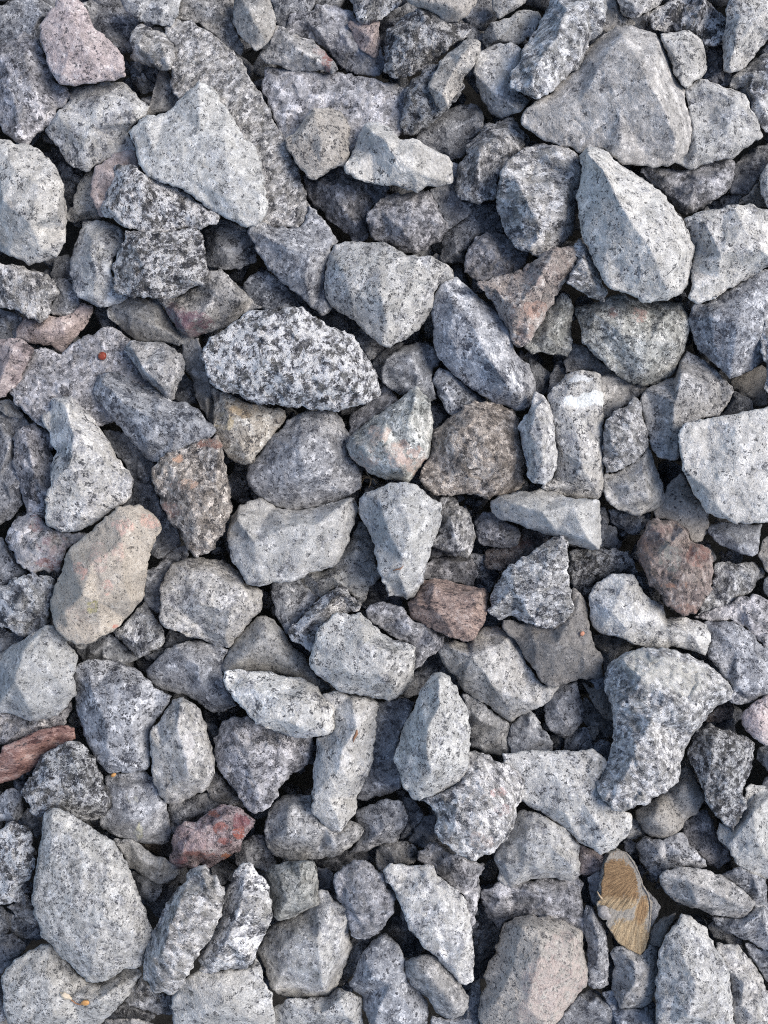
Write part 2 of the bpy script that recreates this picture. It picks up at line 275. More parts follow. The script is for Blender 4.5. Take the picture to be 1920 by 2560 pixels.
# ------------------------------------------------------------------ survey of the stones: material*brightness (lowered on gap stones: gap shade put into their colour); level; label; outline; ridge points; flags; stains
SURVEY = """
@0 0
b;2;olive grey speckled stone tucked behind the pink slab in the top left corner;-40,60 40,20 200,-40 290,20 350,60 330,110 270,150 260,230 250,300 120,330 -40,330;
k*1.06;6;pale pink four sided slab above the smooth grey block;380,-30 500,-20 545,40 590,110 610,190 680,250 760,310 800,370 805,440 820,490 760,515 600,545 490,553 390,540 340,480 310,390 270,290 255,240 265,160 320,85 365,50;450,90,60 400,480,65 560,300,70 700,430,60 330,200,50;F
v;4;coarse lavender grey stone cut by the left edge, left of the pink slab;-40,320 50,270 110,240 150,205 200,230 270,310 300,400 340,500 360,540 440,565 455,620 430,670 360,720 350,790 280,840 220,900 170,945 100,920 20,850 0,800 -40,780;160,350,60 200,560,75 80,600,70 250,750,50 30,400,50
b*.85;1;dark blue grey stone in shade at the pink slab's upper right side;540,30 640,0 760,10 860,110 900,150 860,220 850,300 800,340 700,300 600,200;
g;5;grey stone with rounded light lower rim at top edge, left of a brown speckled one;770,-30 1170,-30 1150,100 1110,170 1040,165 900,130 820,80 780,20;900,30,50 1050,60,55
g*.95;3;smooth light grey stone at top edge sloping down behind the long slab;1150,-40 1500,-40 1510,60 1500,150 1580,300 1560,360 1450,280 1300,150 1150,120;1300,20,50 1430,80,55
t*.95;5;brownish speckled upright stone hanging from the top edge above the wedge with red stains;1520,-40 1740,-40 1760,60 1790,140 1770,230 1730,290 1660,330 1600,280 1540,220 1505,150;1620,60,60 1680,200,55
s*.9;5;small black and white blocky stone at the head of the long slab;860,200 910,150 960,180 1060,210 1110,270 1140,330 1100,450 1040,455 940,430 890,400 850,380 855,290 845,240;920,220,45 1050,320,55 950,350,50
s;4;very long speckled slab running diagonally behind the pale triangular slab;1085,125 1150,130 1240,135 1330,190 1420,260 1510,330 1570,400 1610,500 1660,570 1720,680 1790,800 1850,920 1910,1050 1950,1150 1990,1280 2010,1340 1980,1420 1920,1480 1830,1480 1740,1470 1660,1440 1500,1200 1300,800 1110,560 1100,450 1110,350 1130,300 1070,220;1300,350,60 1550,650,70 1750,1000,75 1850,1300,60;F
p*1.14;7;large pale triangular slab lying on top, upper left of the picture;1290,520 1345,560 1400,600 1430,660 1480,710 1540,810 1570,880 1650,940 1690,1060 1710,1180 1725,1300 1735,1340 1725,1390 1660,1460 1600,1475 1540,1440 1440,1400 1300,1300 1180,1225 1060,1190 960,1140 900,1070 880,960 860,910 825,855 870,825 900,790 960,745 1060,740 1120,700 1170,640 1240,585;1290,600,85 950,820,75 1000,1000,85 1250,1160,80 1480,1300,85 1690,1250,75 1450,900,100 1300,850,100;F
p*.95;4;smooth mid grey block with a straight ridge below the pink slab;480,560 560,550 700,545 800,530 850,580 900,640 970,690 950,740 880,810 830,860 860,950 880,970 750,1000 640,1060 560,1110 480,1080 400,1000 350,910 290,850 330,790 380,720 440,670 460,600;390,770,85 600,820,95 850,790,85 650,640,80
p*1.05;6;big pale rounded block at left edge with tan underside;-40,900 30,900 100,930 180,930 250,970 320,1030 370,1090 400,1170 415,1270 435,1370 420,1480 430,1560 370,1660 300,1690 190,1720 150,1690 60,1660 0,1600 -40,1560;250,1200,100 100,1100,90 200,1460,100 370,1390,70 60,1600,45 20,1300,90
p;3;small pale stone wedged left of the pinkish one under the triangular slab;590,1105 530,1150 510,1230 480,1310 490,1340 430,1380 425,1430 480,1445 540,1425 660,1420 700,1300 640,1150;
k*.88;4;pinkish grey stone between the smooth grey block and the coarse salt and pepper stone;860,965 740,1000 680,1050 610,1080 600,1150 590,1260 620,1340 660,1400 800,1300 900,1100;
S*1.05;5;coarse black and white stone poking out below the pale triangular slab;720,1190 750,1080 850,1060 920,1110 1050,1180 1200,1240 1330,1340 1430,1410 1400,1450 1320,1470 1200,1470 1150,1490 1000,1510 900,1500 820,1480 740,1440 680,1400 655,1340 690,1270;800,1200,60 950,1330,65 1200,1380,50 720,1350,40
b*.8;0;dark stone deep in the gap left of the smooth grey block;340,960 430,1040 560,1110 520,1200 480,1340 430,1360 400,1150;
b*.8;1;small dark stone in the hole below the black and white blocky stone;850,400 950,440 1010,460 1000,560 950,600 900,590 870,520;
g;3;narrow grey stone at the upper tip of the pale triangular slab;1030,470 1090,460 1120,560 1180,640 1100,720 960,740 990,620;
p*.92;5;pale fine grained stone left of and under the dark coarse one, upper left;540,1440 500,1560 480,1600 455,1700 470,1840 500,1920 560,1950 640,1994 760,1970 830,1930 740,1850 720,1760 750,1640 800,1570 805,1490 690,1430;600,1560,60 620,1750,70 600,1900,50
S*.92;6;dark coarse stone with glittering white crystals and a bright right tip;820,1500 900,1510 1150,1490 1250,1480 1300,1500 1320,1560 1330,1640 1340,1760 1345,1815 1320,1850 1240,1870 1150,1915 1020,1930 940,1935 850,1930 760,1900 735,1860 745,1790 720,1740 760,1640 810,1570;900,1650,60 1100,1750,60 1250,1820,45
b;3;smooth blue grey stone right of the dark coarse stone with a bright tip;1330,1480 1420,1420 1500,1430 1590,1475 1640,1500 1660,1600 1650,1690 1550,1740 1450,1740 1350,1720;
@640 0
b*.95;2;smooth bluish stone at top edge right of the brown speckled upright one;90,-40 380,-40 370,40 340,80 230,100 190,180 130,150 120,60;
v*.9;2;broad dusty purple grey stone behind the small pink triangular one;200,150 230,95 350,75 400,35 520,50 600,60 640,120 720,180 800,300 840,420 800,480 650,480 560,420 480,330 380,260 250,230 200,200;420,210,50 600,300,40 300,120,40
s;4;speckled grey stone at top edge above the small pink triangular one;590,-40 970,-40 950,30 880,70 810,130 740,140 690,150 650,120 630,40;
b*.8;1;shaded stone right of the small pink triangular one;790,150 900,80 1000,20 1030,60 920,150 850,210 820,300 780,250;
k;3;small pink triangular stone near the top edge;600,150 680,145 790,140 790,230 800,360 770,370 690,330 650,280 630,210;700,200,35 760,250,40
t*1.05;6;smooth tan rounded stone hanging in at the top edge above the dark speckled block;960,-40 1440,-40 1420,30 1370,100 1310,140 1220,130 1150,80 1050,50 990,20;1250,30,60 1100,0,50 1330,70,40;R
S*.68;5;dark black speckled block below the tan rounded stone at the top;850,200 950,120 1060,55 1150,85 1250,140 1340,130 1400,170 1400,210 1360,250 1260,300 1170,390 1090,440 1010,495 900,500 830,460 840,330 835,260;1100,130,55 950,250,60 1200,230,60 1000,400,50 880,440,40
g*.92;4;grey wedge with red stains on its right tip above the wide lavender slab;30,360 100,290 130,170 160,175 230,220 280,230 370,265 440,320 480,380 525,450 500,475 440,450 300,460 160,430 60,410;300,340,50 450,420,35 180,240,45;;470,400,40,80,.32,.13,.11,.55;410,320,40,50,.3,.17,.15,.4
b*.85;1;dark shaded stone at the top between the tan rounded stone and a pale one;1420,0 1540,-20 1560,100 1480,200 1400,180 1360,120;
p;4;pale stone at top edge left of the tall pale streaky wedge;1535,-40 1770,-40 1740,20 1659,80 1570,130 1540,50;
p*.95;3;pale stone with flat top left of the tall streaky wedge;1470,260 1490,190 1530,150 1640,120 1700,70 1830,75 1850,120 1790,220 1700,290 1560,290 1500,300;
p;4;pale coarse stone with dark lower face right of the small elongated tan pebble;1420,380 1450,340 1550,295 1650,280 1720,320 1740,500 1700,600 1770,650 1720,720 1600,775 1530,740 1460,640 1430,560 1410,470;1480,420,60 1560,620,70 1640,450,65
t*1.12;7;small elongated tan pebble lying aslant on a darker stone near the top;1360,270 1420,255 1450,280 1450,330 1420,380 1400,440 1350,490 1330,560 1290,610 1250,690 1210,720 1170,690 1130,610 1115,560 1150,480 1200,400 1250,350 1310,310;1380,310,45 1300,430,50 1210,600,50
S*.75;5;narrow dark speckled stone under the small elongated tan pebble;1010,520 1080,470 1130,430 1180,420 1250,500 1340,540 1350,560 1310,640 1220,730 1120,790 1060,850 1010,885 960,870 945,800 960,680 960,590;1000,650,50 1060,560,50 1100,750,40
v*1.08;3;wide lavender grey slab with a long flat top near the top;60,440 100,430 220,455 330,470 440,480 560,475 640,500 750,500 830,520 900,550 980,580 970,700 945,850 900,900 700,1000 600,1000 300,1000 180,900 150,840 110,720 80,640 50,560;120,500,50 300,600,60 600,620,65 850,600,50 200,750,60;F
b*.88;2;shaded blue grey stone below the narrow dark speckled one;1060,860 1120,800 1200,730 1320,690 1430,680 1470,770 1460,830 1400,900 1330,1010 1270,1030 1200,990 1120,940 1040,900;1250,850,50 1350,800,50
t*.95;6;tan grey ridged stone lying on the wide lavender slab;185,890 240,870 290,810 350,740 370,705 460,695 540,715 580,760 605,830 605,930 600,1000 575,1080 520,1080 480,1110 430,1140 390,1165 330,1140 280,1090 250,1030 210,970;380,740,55 415,880,75 420,1050,70 540,880,60 540,1000,55
p;7;pale stone with a sharp diagonal ridge, right of the tan grey ridged stone;590,1050 640,960 670,870 700,810 750,795 830,805 890,850 930,900 970,910 1040,905 1110,950 1190,990 1250,1010 1270,1060 1265,1130 1270,1180 1200,1205 1120,1210 1040,1245 960,1230 880,1200 760,1195 660,1160 590,1120 575,1080;740,850,65 830,900,90 900,1020,100 1020,1110,85 1150,1160,50 1150,1030,50
v*.9;3;lavender speckled stone sloping down under the tan grey ridged stone;310,1140 390,1165 480,1110 560,1090 600,1130 680,1170 800,1200 870,1210 850,1260 760,1330 720,1400 730,1520 720,1560 650,1560 580,1510 500,1430 420,1370 350,1280 330,1210;400,1180,50 560,1330,60 640,1450,45 600,1200,60
v*.95;5;boxy purple grey stone with rough front below the sharply ridged pale stone;720,1390 780,1310 860,1260 950,1250 1050,1250 1120,1230 1160,1300 1200,1370 1240,1450 1240,1490 1190,1560 1110,1610 1040,1650 960,1640 880,1590 800,1570 740,1550 730,1480;800,1380,65 1000,1300,70 1020,1400,85 960,1500,70 1180,1430,55
s*.95;5;grey speckled stone leaning on the left of the pale block with dark left face;1310,1130 1310,1080 1350,1010 1370,950 1440,880 1490,810 1560,790 1660,760 1700,800 1750,880 1720,960 1680,1000 1620,1080 1560,1180 1555,1290 1500,1310 1400,1320 1320,1290 1290,1220;1450,950,60 1560,900,65 1430,1150,60 1380,1250,40
b;3;small bluish stone right of the boxy purple grey one;1130,1230 1200,1200 1260,1060 1310,1070 1300,1200 1310,1290 1410,1320 1390,1380 1310,1440 1250,1480 1220,1420 1180,1330;
b*.85;2;shadowed bluish stone low in the gap right of the boxy purple grey stone;1410,1330 1550,1310 1570,1420 1600,1500 1540,1490 1450,1530 1350,1630 1360,1700 1200,1700 1210,1560 1250,1490 1330,1430;
v*.95;4;rounded lavender stone above the rusty tan wedge;1370,1620 1450,1530 1540,1495 1610,1520 1680,1600 1760,1640 1730,1720 1700,1770 1560,1800 1470,1830 1400,1800 1345,1760 1355,1680;1500,1600,55 1580,1680,55
b*1.05;4;large blue speckled stone below the long slab, narrowing towards its bottom;-40,1440 40,1440 120,1480 200,1480 290,1470 330,1400 345,1330 400,1380 450,1430 500,1520 540,1560 490,1610 470,1700 450,1780 440,1870 470,1950 500,2000 470,2040 430,2040 360,1990 280,1930 200,1860 130,1800 80,1750 40,1680 20,1640 0,1600 -50,1500;200,1600,70 350,1650,70 330,1800,65 450,1950,35 60,1520,50
@640 640
p*1.02;7;big pale smooth stone with rounded bottom point in the upper middle;480,-20 510,-70 600,-90 740,-95 820,-90 900,-55 980,-10 1060,10 1140,10 1230,50 1270,90 1280,140 1240,150 1180,180 1150,240 1150,330 1130,380 1090,430 1060,480 980,530 920,570 870,595 810,580 760,530 690,470 640,420 560,370 490,330 450,260 440,190 450,110 470,50;560,100,75 800,80,95 810,260,110 1000,150,90 860,450,70 1130,150,60 620,280,70
S*1.16;8;large coarse salt and pepper boulder, the biggest of its kind, left of the middle;0,345 60,340 150,350 230,325 300,335 380,390 440,440 520,480 620,520 660,570 700,620 740,680 780,750 805,850 800,900 720,960 620,985 520,1005 400,1000 270,985 130,980 20,960 -70,930 -170,880 -260,850 -310,800 -340,720 -360,650 -330,590 -290,530 -200,480 -120,400 -30,350;-200,600,90 0,500,105 250,450,95 100,700,115 450,650,110 650,770,85 300,880,80 -100,800,80
b*.85;1;dark stone in the gap left of the big pale stone's lower edge;400,370 500,350 600,400 670,470 620,520 540,480 450,440;
b*.9;2;dark wet looking stone right of the salt and pepper boulder's upper end;620,510 690,475 760,540 830,590 800,630 740,670 690,610;
b*.9;2;small blue stone half hidden left of the round dark blue one;760,680 820,620 880,600 960,560 900,660 850,720 810,800 770,740;
b*.92;4;round blue grey stone below the big pale stone's point;840,690 890,630 960,580 1040,560 1110,575 1160,610 1190,680 1150,730 1140,780 1150,860 1170,920 1130,945 1060,900 1040,850 980,890 930,910 880,860 820,810 810,780;1000,650,75 900,730,60 1050,760,80
b*1.15;6;large pale blue oval stone lying aslant in the middle right;1210,150 1250,145 1300,145 1360,190 1420,250 1480,300 1550,350 1600,410 1650,490 1660,560 1680,640 1760,700 1799,800 1810,870 1790,960 1740,1000 1680,1000 1600,965 1540,945 1500,920 1440,890 1380,850 1290,770 1220,700 1180,640 1155,560 1160,460 1140,390 1150,260 1180,190;1280,300,80 1400,450,100 1500,650,105 1620,820,90 1250,520,75 1700,900,60
b;4;bluish speckled stone under the lower left side of the pale blue oval;1140,800 1190,730 1260,760 1380,850 1440,900 1500,930 1400,990 1290,1030 1250,1020 1210,960 1180,900;
b*.95;3;tiny blue stone between the greenish pentagonal stone and the dark brown speckled one;1120,970 1180,970 1230,1010 1260,1050 1220,1100 1150,1150 1120,1100;
v;3;grey stone behind the greenish pentagonal one, below the salt and pepper boulder's right end;620,1010 720,960 800,900 820,835 880,870 925,930 850,990 760,1050 680,1110 620,1150 605,1080;
n*1.28;7;greenish grey pentagonal stone with salmon pink patches in the middle;1000,860 1040,845 1080,890 1120,940 1135,1010 1145,1090 1140,1190 1120,1280 1070,1350 1020,1420 990,1465 900,1455 820,1440 730,1400 660,1350 610,1300 590,1220 630,1150 700,1090 770,1040 850,990 920,930 980,890;1040,900,45 1000,1060,85 690,1230,70 950,1380,75 820,1200,95 1080,1250,65 640,1230,50;;800,1150,80,60,.50,.38,.32,.5;970,1290,130,100,.52,.38,.32,.5;700,1330,110,70,.48,.37,.31,.5;880,1270,60,60,.4,.33,.3,.5;1040,1360,80,70,.52,.38,.31,.5;720,1240,130,60,.5,.43,.37,.4
B*1.2;6;dark brown speckled stone with a pale right side, right of the greenish pentagonal one;1200,1100 1260,1050 1340,980 1400,945 1490,935 1560,955 1660,1000 1700,1040 1700,1100 1720,1200 1740,1300 1730,1420 1740,1470 1680,1530 1580,1545 1500,1570 1420,1550 1300,1550 1180,1550 1110,1510 1070,1450 1060,1400 1120,1300 1140,1220 1140,1140;1400,1050,80 1250,1200,80 1500,1200,105 1600,1350,95 1300,1420,80 1650,1150,65
b*1.06;5;domed blue grey stone below the salt and pepper boulder;20,1290 60,1220 110,1150 180,1120 200,1060 300,1010 400,1000 500,1010 550,1060 590,1120 620,1180 600,1240 600,1300 660,1360 690,1420 680,1500 620,1540 540,1580 450,1610 360,1640 250,1650 130,1630 30,1570 -20,1520 -60,1450 -50,1350;280,1250,120 320,1380,115 500,1300,75 200,1480,80 420,1100,65 100,1350,75
b*.85;3;dark blue stone above the salt and pepper boulder's left half;-90,200 -40,130 60,100 150,150 250,230 350,310 430,380 370,390 250,330 100,350 0,340 -40,320;
@0 640
y*1.1;5;yellow stained stone under the left end of the salt and pepper boulder;1360,840 1430,880 1520,910 1600,950 1680,965 1800,990 1850,1000 1845,1060 1800,1130 1740,1190 1700,1260 1660,1310 1630,1345 1560,1345 1490,1320 1450,1250 1420,1180 1390,1120 1375,1030 1390,950;1480,1000,65 1550,1200,80 1650,1100,65;;1580,990,90,60,.42,.32,.2,.5;1450,1070,80,60,.48,.40,.25,.45
s*1.02;5;speckled wedge with a brown streak at left edge under the pale rounded block;-30,20 40,50 100,60 200,90 280,110 330,150 370,200 400,240 350,290 320,350 290,420 260,440 220,410 150,370 90,350 -40,340;150,150,60 320,240,50 230,330,45 50,250,55
b*1.08;3;small pale blue stone right of the speckled wedge with a brown streak;330,160 420,150 480,190 500,260 525,320 500,370 440,400 380,390 320,360 400,240;
b*.8;1;dark blue sliver below the pale rounded block's right corner;370,20 440,0 460,150 480,250 400,200 330,120;
k;3;smooth pinkish stone below the speckled wedge with a brown streak;110,480 160,400 250,440 300,390 400,400 480,370 530,310 600,320 580,400 530,470 470,540 440,590 400,625 330,580 250,570 180,560 120,520;250,480,50 420,470,50
b*.8;1;dark stone in shade at left edge beside the smooth pinkish one;-40,360 60,370 140,400 110,500 150,560 -40,580;
g*.95;3;grey lens shaped stone left of the purple stained one;690,350 720,310 830,280 950,280 1010,290 1080,370 1130,450 1200,520 1270,540 1200,570 1130,570 1000,550 880,540 800,480 750,420 700,390;850,390,55 1000,450,55
g;4;grey stone with a glossy purple red stain on its lower left;1020,280 1160,260 1250,220 1340,170 1350,100 1430,90 1500,150 1580,230 1640,290 1700,330 1560,380 1480,460 1420,480 1300,510 1230,530 1180,510 1120,430 1090,390 1070,340;1120,350,50 1200,480,45 1400,250,70 1560,300,60 1300,380,70;;1250,420,150,60,.25,.13,.16,.6;1140,370,60,60,.30,.18,.2,.5;1250,490,90,40,.35,.24,.27,.5
k*.92;5;warm speckled stone with a pinkish cap at left edge;-40,550 40,545 130,535 180,570 215,600 180,680 150,740 130,800 80,860 40,910 0,930 -40,940;80,600,55 30,750,70
v*1.06;4;broad lavender speckled slab carrying the red berry;60,890 90,840 120,780 150,730 180,670 210,610 270,585 330,610 400,640 440,590 490,560 560,520 640,480 720,455 780,490 840,540 860,600 900,700 1000,850 900,950 700,1090 640,1110 500,1050 350,1000 290,1130 220,1080 150,1020 100,970;250,680,60 400,850,85 650,600,60 850,700,55 180,900,60;F
g*1.02;7;small triangular grey stone pointing down, right of the red berry;800,590 850,550 960,550 1050,560 1130,600 1180,650 1195,700 1190,770 1150,850 1130,920 1110,940 1070,900 1020,850 950,800 900,750 850,680;850,600,45 920,720,65 1030,830,55 1080,680,70 1110,860,40
b*.95;6;long blue grey stone lying aslant under the small triangular one;600,830 640,770 700,750 790,770 880,830 980,850 1070,900 1120,940 1200,950 1290,1000 1340,1070 1400,1130 1380,1160 1290,1200 1200,1240 1120,1280 1040,1340 960,1310 890,1250 820,1160 740,1060 700,1000 640,930 600,890;660,820,60 800,950,85 1000,1050,90 1150,1100,80 950,1200,65 1250,1080,65 740,880,70
g*.9;4;narrow upright stone squeezed left of the salt and pepper boulder;1180,570 1290,530 1310,640 1340,760 1380,900 1390,1000 1400,1130 1350,1070 1310,980 1270,900 1250,800 1210,750 1190,650;
b*.8;2;dark stone showing right of the small triangular stone's lower tip;1190,770 1250,830 1290,960 1200,950 1130,920 1150,850;
p*1.05;6;tall pale block with bright coarse top standing at the left;340,930 460,905 500,930 540,980 590,1060 650,1130 700,1190 740,1250 760,1310 810,1360 840,1400 865,1450 860,1520 850,1580 780,1620 700,1659 600,1740 500,1775 400,1790 310,1750 290,1690 290,1640 300,1530 330,1490 330,1430 340,1330 370,1270 330,1220 330,1150 280,1080 270,1040 330,1000;430,960,80 480,1150,105 450,1350,105 650,1300,85 550,1600,75 800,1450,55 740,1560,55
v*.95;3;pinkish grey upright stone left of the tall pale block;80,1180 120,1140 220,1090 300,1130 340,1160 340,1300 330,1480 300,1560 290,1700 170,1700 150,1600 140,1480 110,1400 80,1330 100,1260;180,1200,50 220,1400,60
b*.95;2;shaded grey stone at left edge, left of the pinkish grey upright one;-40,1030 40,1020 140,1040 200,1090 90,1150 80,1320 130,1450 140,1600 100,1660 60,1700 -40,1740;
t;3;tiny tan stone at left edge below the warm speckled one with a pinkish cap;-20,960 60,930 100,970 150,1030 130,1045 40,1030;
b;3;dusty blue stone between the tall pale block and the reddish brown block;670,1130 760,1140 830,1170 900,1260 1000,1340 1010,1390 980,1480 1010,1560 1090,1680 1150,1780 1170,1860 1130,1910 1030,1960 985,1930 1010,1800 900,1640 780,1650 860,1560 870,1450 800,1350 740,1230;
B*1.18;6;reddish brown coarse block tapering to its bottom, left of the domed blue stone;1030,1310 1120,1280 1200,1250 1290,1210 1400,1160 1440,1230 1450,1320 1470,1400 1490,1500 1500,1600 1490,1659 1440,1790 1380,1900 1260,1954 1210,1910 1180,1820 1110,1731 1060,1640 1030,1570 985,1450 1000,1390;1100,1340,65 1420,1250,65 1200,1500,105 1400,1500,95 1270,1750,80 1080,1550,65;;1160,1310,40,30,.6,.38,.26,.7;1200,1480,100,40,.55,.36,.26,.45;1350,1210,100,40,.3,.15,.11,.6;1100,1650,90,60,.35,.2,.16,.5
@1280 0
s*1.12;7;tall pale streaky wedge leaning down from the top edge;260,-40 620,-40 610,60 590,140 570,220 510,260 480,330 440,430 380,480 300,540 240,600 160,640 80,620 60,590 0,580 -20,560 0,470 40,410 70,330 130,250 180,140 240,50;350,60,80 280,250,95 180,400,95 120,540,70 430,250,65 500,80,65 60,520,55
g*1.12;6;very large sandy grey boulder with a bright right rim at the upper right;620,220 680,170 780,165 850,190 930,220 960,260 990,340 1020,390 1050,470 1070,530 1110,590 1140,680 1160,760 1170,830 1160,920 1140,960 1110,1010 1050,1060 960,1080 880,1085 800,1070 720,1060 650,1020 600,960 530,950 480,960 440,1000 400,960 300,930 200,910 150,880 90,830 55,780 100,700 170,650 250,600 300,540 380,480 440,430 480,330 540,270;720,220,60 820,400,100 900,560,120 1010,750,115 1060,900,95 550,450,75 450,650,70 700,700,95 200,750,50 300,850,45 700,950,80 950,320,60
p*1.02;5;pale blue grey slab with tan lower edge right of the very large boulder;1120,580 1170,550 1230,510 1300,530 1400,580 1480,600 1520,620 1530,700 1590,760 1610,830 1620,880 1560,930 1470,980 1420,1020 1310,1050 1230,1070 1180,1100 1120,1085 1080,1060 1050,1050 1140,960 1170,830 1150,700;1250,560,60 1450,640,65 1540,770,65 1400,880,80 1200,980,75;F
p;6;small pale hexagonal stone touching the very large boulder's upper right rim;960,220 1020,205 1120,200 1190,220 1230,270 1250,330 1260,430 1250,480 1190,530 1140,565 1100,550 1060,500 1030,400 990,320;1100,280,60 1180,380,65 1100,450,65
p*1.05;5;pale stone hanging in at top edge above the very large boulder;670,-40 1000,-40 960,20 900,60 820,110 770,120 710,90 690,40;780,20,50 880,0,50
g;4;smooth grey stone between the tall streaky wedge and the very large boulder's top;600,-40 670,-20 700,90 770,120 800,150 770,170 680,170 620,220 580,200;
S*.85;4;dark blue coarse stone behind the small pale hexagonal stone;850,100 960,30 1060,-20 1240,-20 1300,50 1370,110 1380,170 1370,260 1300,300 1250,280 1200,220 1120,200 1000,205 920,180;1050,60,50 1200,100,65
p*1.08;6;bright wedge pointing down at the top right corner;1420,-40 1700,-40 1700,220 1640,270 1600,330 1540,400 1480,450 1420,470 1370,460 1365,390 1370,300 1370,240 1390,170 1390,60;1480,100,65 1450,300,70 1580,150,80 1640,60,70
s;4;warm speckled stone at right edge below the bright corner wedge;1410,560 1430,510 1500,450 1580,380 1640,350 1720,360 1720,860 1640,860 1590,780 1540,720 1520,640 1490,590;1560,480,60 1600,650,65
s*.85;3;dark stone at right edge touching the bright corner wedge's lower side;1600,340 1680,270 1720,260 1720,380 1640,400;
v*.85;3;shaded lavender stone between the hexagonal stone and the bright corner wedge;1250,480 1270,300 1370,300 1370,460 1430,480 1400,570 1300,530 1230,510;
v;4;flat lavender grey stone below the slab with the tan lower edge;830,1120 850,1080 1000,1090 1180,1100 1310,1055 1420,1030 1450,1060 1440,1120 1420,1200 1370,1270 1280,1320 1180,1370 1110,1390 1060,1340 980,1250 900,1190;1000,1150,50 1200,1200,60 1380,1120,50 1150,1330,40
p*1.18;7;large bright wedge with a long ridge, its right face almost white;445,1010 490,950 560,960 620,990 660,1040 720,1080 800,1130 870,1180 950,1230 1000,1280 1040,1350 1080,1410 1120,1460 1160,1530 1180,1600 1170,1720 1140,1840 1100,1900 1020,1940 900,1960 830,1950 760,1900 640,1860 600,1830 560,1760 520,1680 500,1600 450,1530 430,1400 420,1280 440,1200 460,1080;500,1000,70 600,1120,100 680,1280,115 760,1420,120 860,1560,120 930,1700,110 1000,1860,70 1000,1400,75 1100,1650,80 500,1400,50 620,1650,65
s*1.1;6;pale coarse block with a grey left face, left of the large bright wedge;-40,1050 0,1010 100,960 160,930 260,930 330,960 400,980 440,1030 455,1100 440,1200 410,1290 415,1340 400,1400 410,1480 400,1520 330,1580 240,1620 220,1680 100,1640 20,1590 -50,1500 -90,1400 -100,1280 -90,1150;40,1180,105 110,1320,110 190,1520,90 300,1000,65 380,1150,65 330,1350,80
p*1.1;6;pale stone with scattered black specks at right edge, right of the large bright wedge;1120,1420 1200,1380 1290,1360 1380,1350 1440,1330 1560,1335 1640,1360 1720,1370 1720,1700 1650,1730 1560,1790 1480,1830 1400,1870 1300,1930 1230,1970 1190,1970 1140,1930 1170,1840 1160,1750 1185,1620 1160,1530;1250,1450,75 1500,1480,95 1350,1650,100 1200,1860,55 1600,1600,90
b*.85;2;dark smooth stone at right edge under the slab with the tan lower edge;1430,1190 1450,1080 1520,1000 1600,950 1700,930 1700,1050 1640,1100 1590,1180 1540,1250 1420,1250;
b*.8;1;dark stone in the hole above the pale stone with scattered black specks;1350,1290 1420,1250 1530,1250 1480,1320 1380,1340;
t*.9;3;brownish stone low at right edge above the pale stone with scattered black specks;1470,1320 1540,1250 1600,1170 1620,1280 1659,1340 1560,1335;
p;5;pale sliver of a stone cut by the right edge, upper right;1595,1150 1640,1080 1720,1000 1720,1400 1659,1340 1620,1270;
@1280 640
K;6;rusty tan pitted wedge standing left of the large bright wedge's lower end;80,80 140,30 220,-10 260,-40 400,-60 430,20 400,80 350,150 310,230 250,310 210,400 150,490 110,550 40,590 0,540 -20,470 -60,400 -100,330 -150,260 -200,200 -225,180 -130,145 0,100 80,110;250,30,80 150,180,85 60,300,80 0,450,55 300,120,60 100,450,45 -120,200,45;;140,150,60,50,.5,.36,.32,.4;150,340,80,60,.52,.33,.26,.6;40,380,70,60,.5,.32,.26,.5;90,480,60,60,.45,.33,.28,.5
s*1.08;6;small pale speckled wedge between the rusty tan one and the large bright wedge;350,170 400,80 430,10 380,-60 430,-120 480,-70 510,-10 550,80 580,160 612,240 600,295 540,285 460,240 390,205;460,20,55 520,180,55
n*.95;5;greenish grey wedge under the rusty tan pitted wedge;330,240 390,280 400,380 385,480 385,600 360,650 290,640 200,620 130,630 80,590 120,540 180,440 230,350 290,280;230,500,60 310,400,55 300,600,35
n*1.15;5;broad heart shaped grey stone with faint pink spots below the large bright wedge;410,340 480,310 570,300 620,270 720,240 800,280 900,300 1020,290 1100,300 1150,400 1150,470 1130,530 1120,600 1090,680 1060,740 1000,800 920,830 850,850 770,830 700,780 620,720 560,660 500,600 460,560 440,480 420,410;550,380,65 750,350,75 1000,380,70 700,500,110 900,550,100 1060,560,65 600,560,80 850,720,80 740,750,50;;660,370,45,45,.42,.27,.23,.5;820,380,60,50,.42,.27,.24,.5
g;4;grey speckled stone partly covered by the lower left of the heart shaped one;390,570 450,580 500,600 560,670 650,750 740,810 880,850 830,900 780,940 700,990 620,1050 590,1070 580,950 560,760 520,745 430,740 350,760 330,690;
b*.9;3;small dark blue stone left of the tall block with the white vein;250,800 290,690 330,660 350,760 300,850 230,900;
p*.98;6;tall narrow block with a white quartz vein across its top;350,770 430,745 540,745 575,770 585,880 595,980 590,1100 590,1300 590,1450 580,1560 540,1575 440,1570 330,1540 250,1510 190,1500 280,1430 290,1330 280,1200 270,1080 250,960 225,910 280,840;400,800,70 550,800,60 330,950,90 560,960,75 420,1150,95 450,1350,95 550,1300,65 400,1480,55 530,1500,45;;425,942,95,42,.76,.79,.78,.8;515,922,92,46,.78,.81,.79,.8;580,925,50,56,.76,.79,.77,.8;450,795,80,26,.7,.72,.72,.8
p*1.02;6;slim whitish stone left of the tall block with the white vein;150,880 220,920 250,980 270,1080 280,1180 290,1290 290,1380 260,1440 210,1480 150,1470 110,1430 90,1350 80,1270 50,1180 40,1110 90,1040 130,980;150,1000,50 200,1150,70 200,1330,60 110,1150,55
b*.8;2;dark stone in the hole above the slim whitish one;110,660 180,720 240,760 230,850 200,900 150,870 140,760;
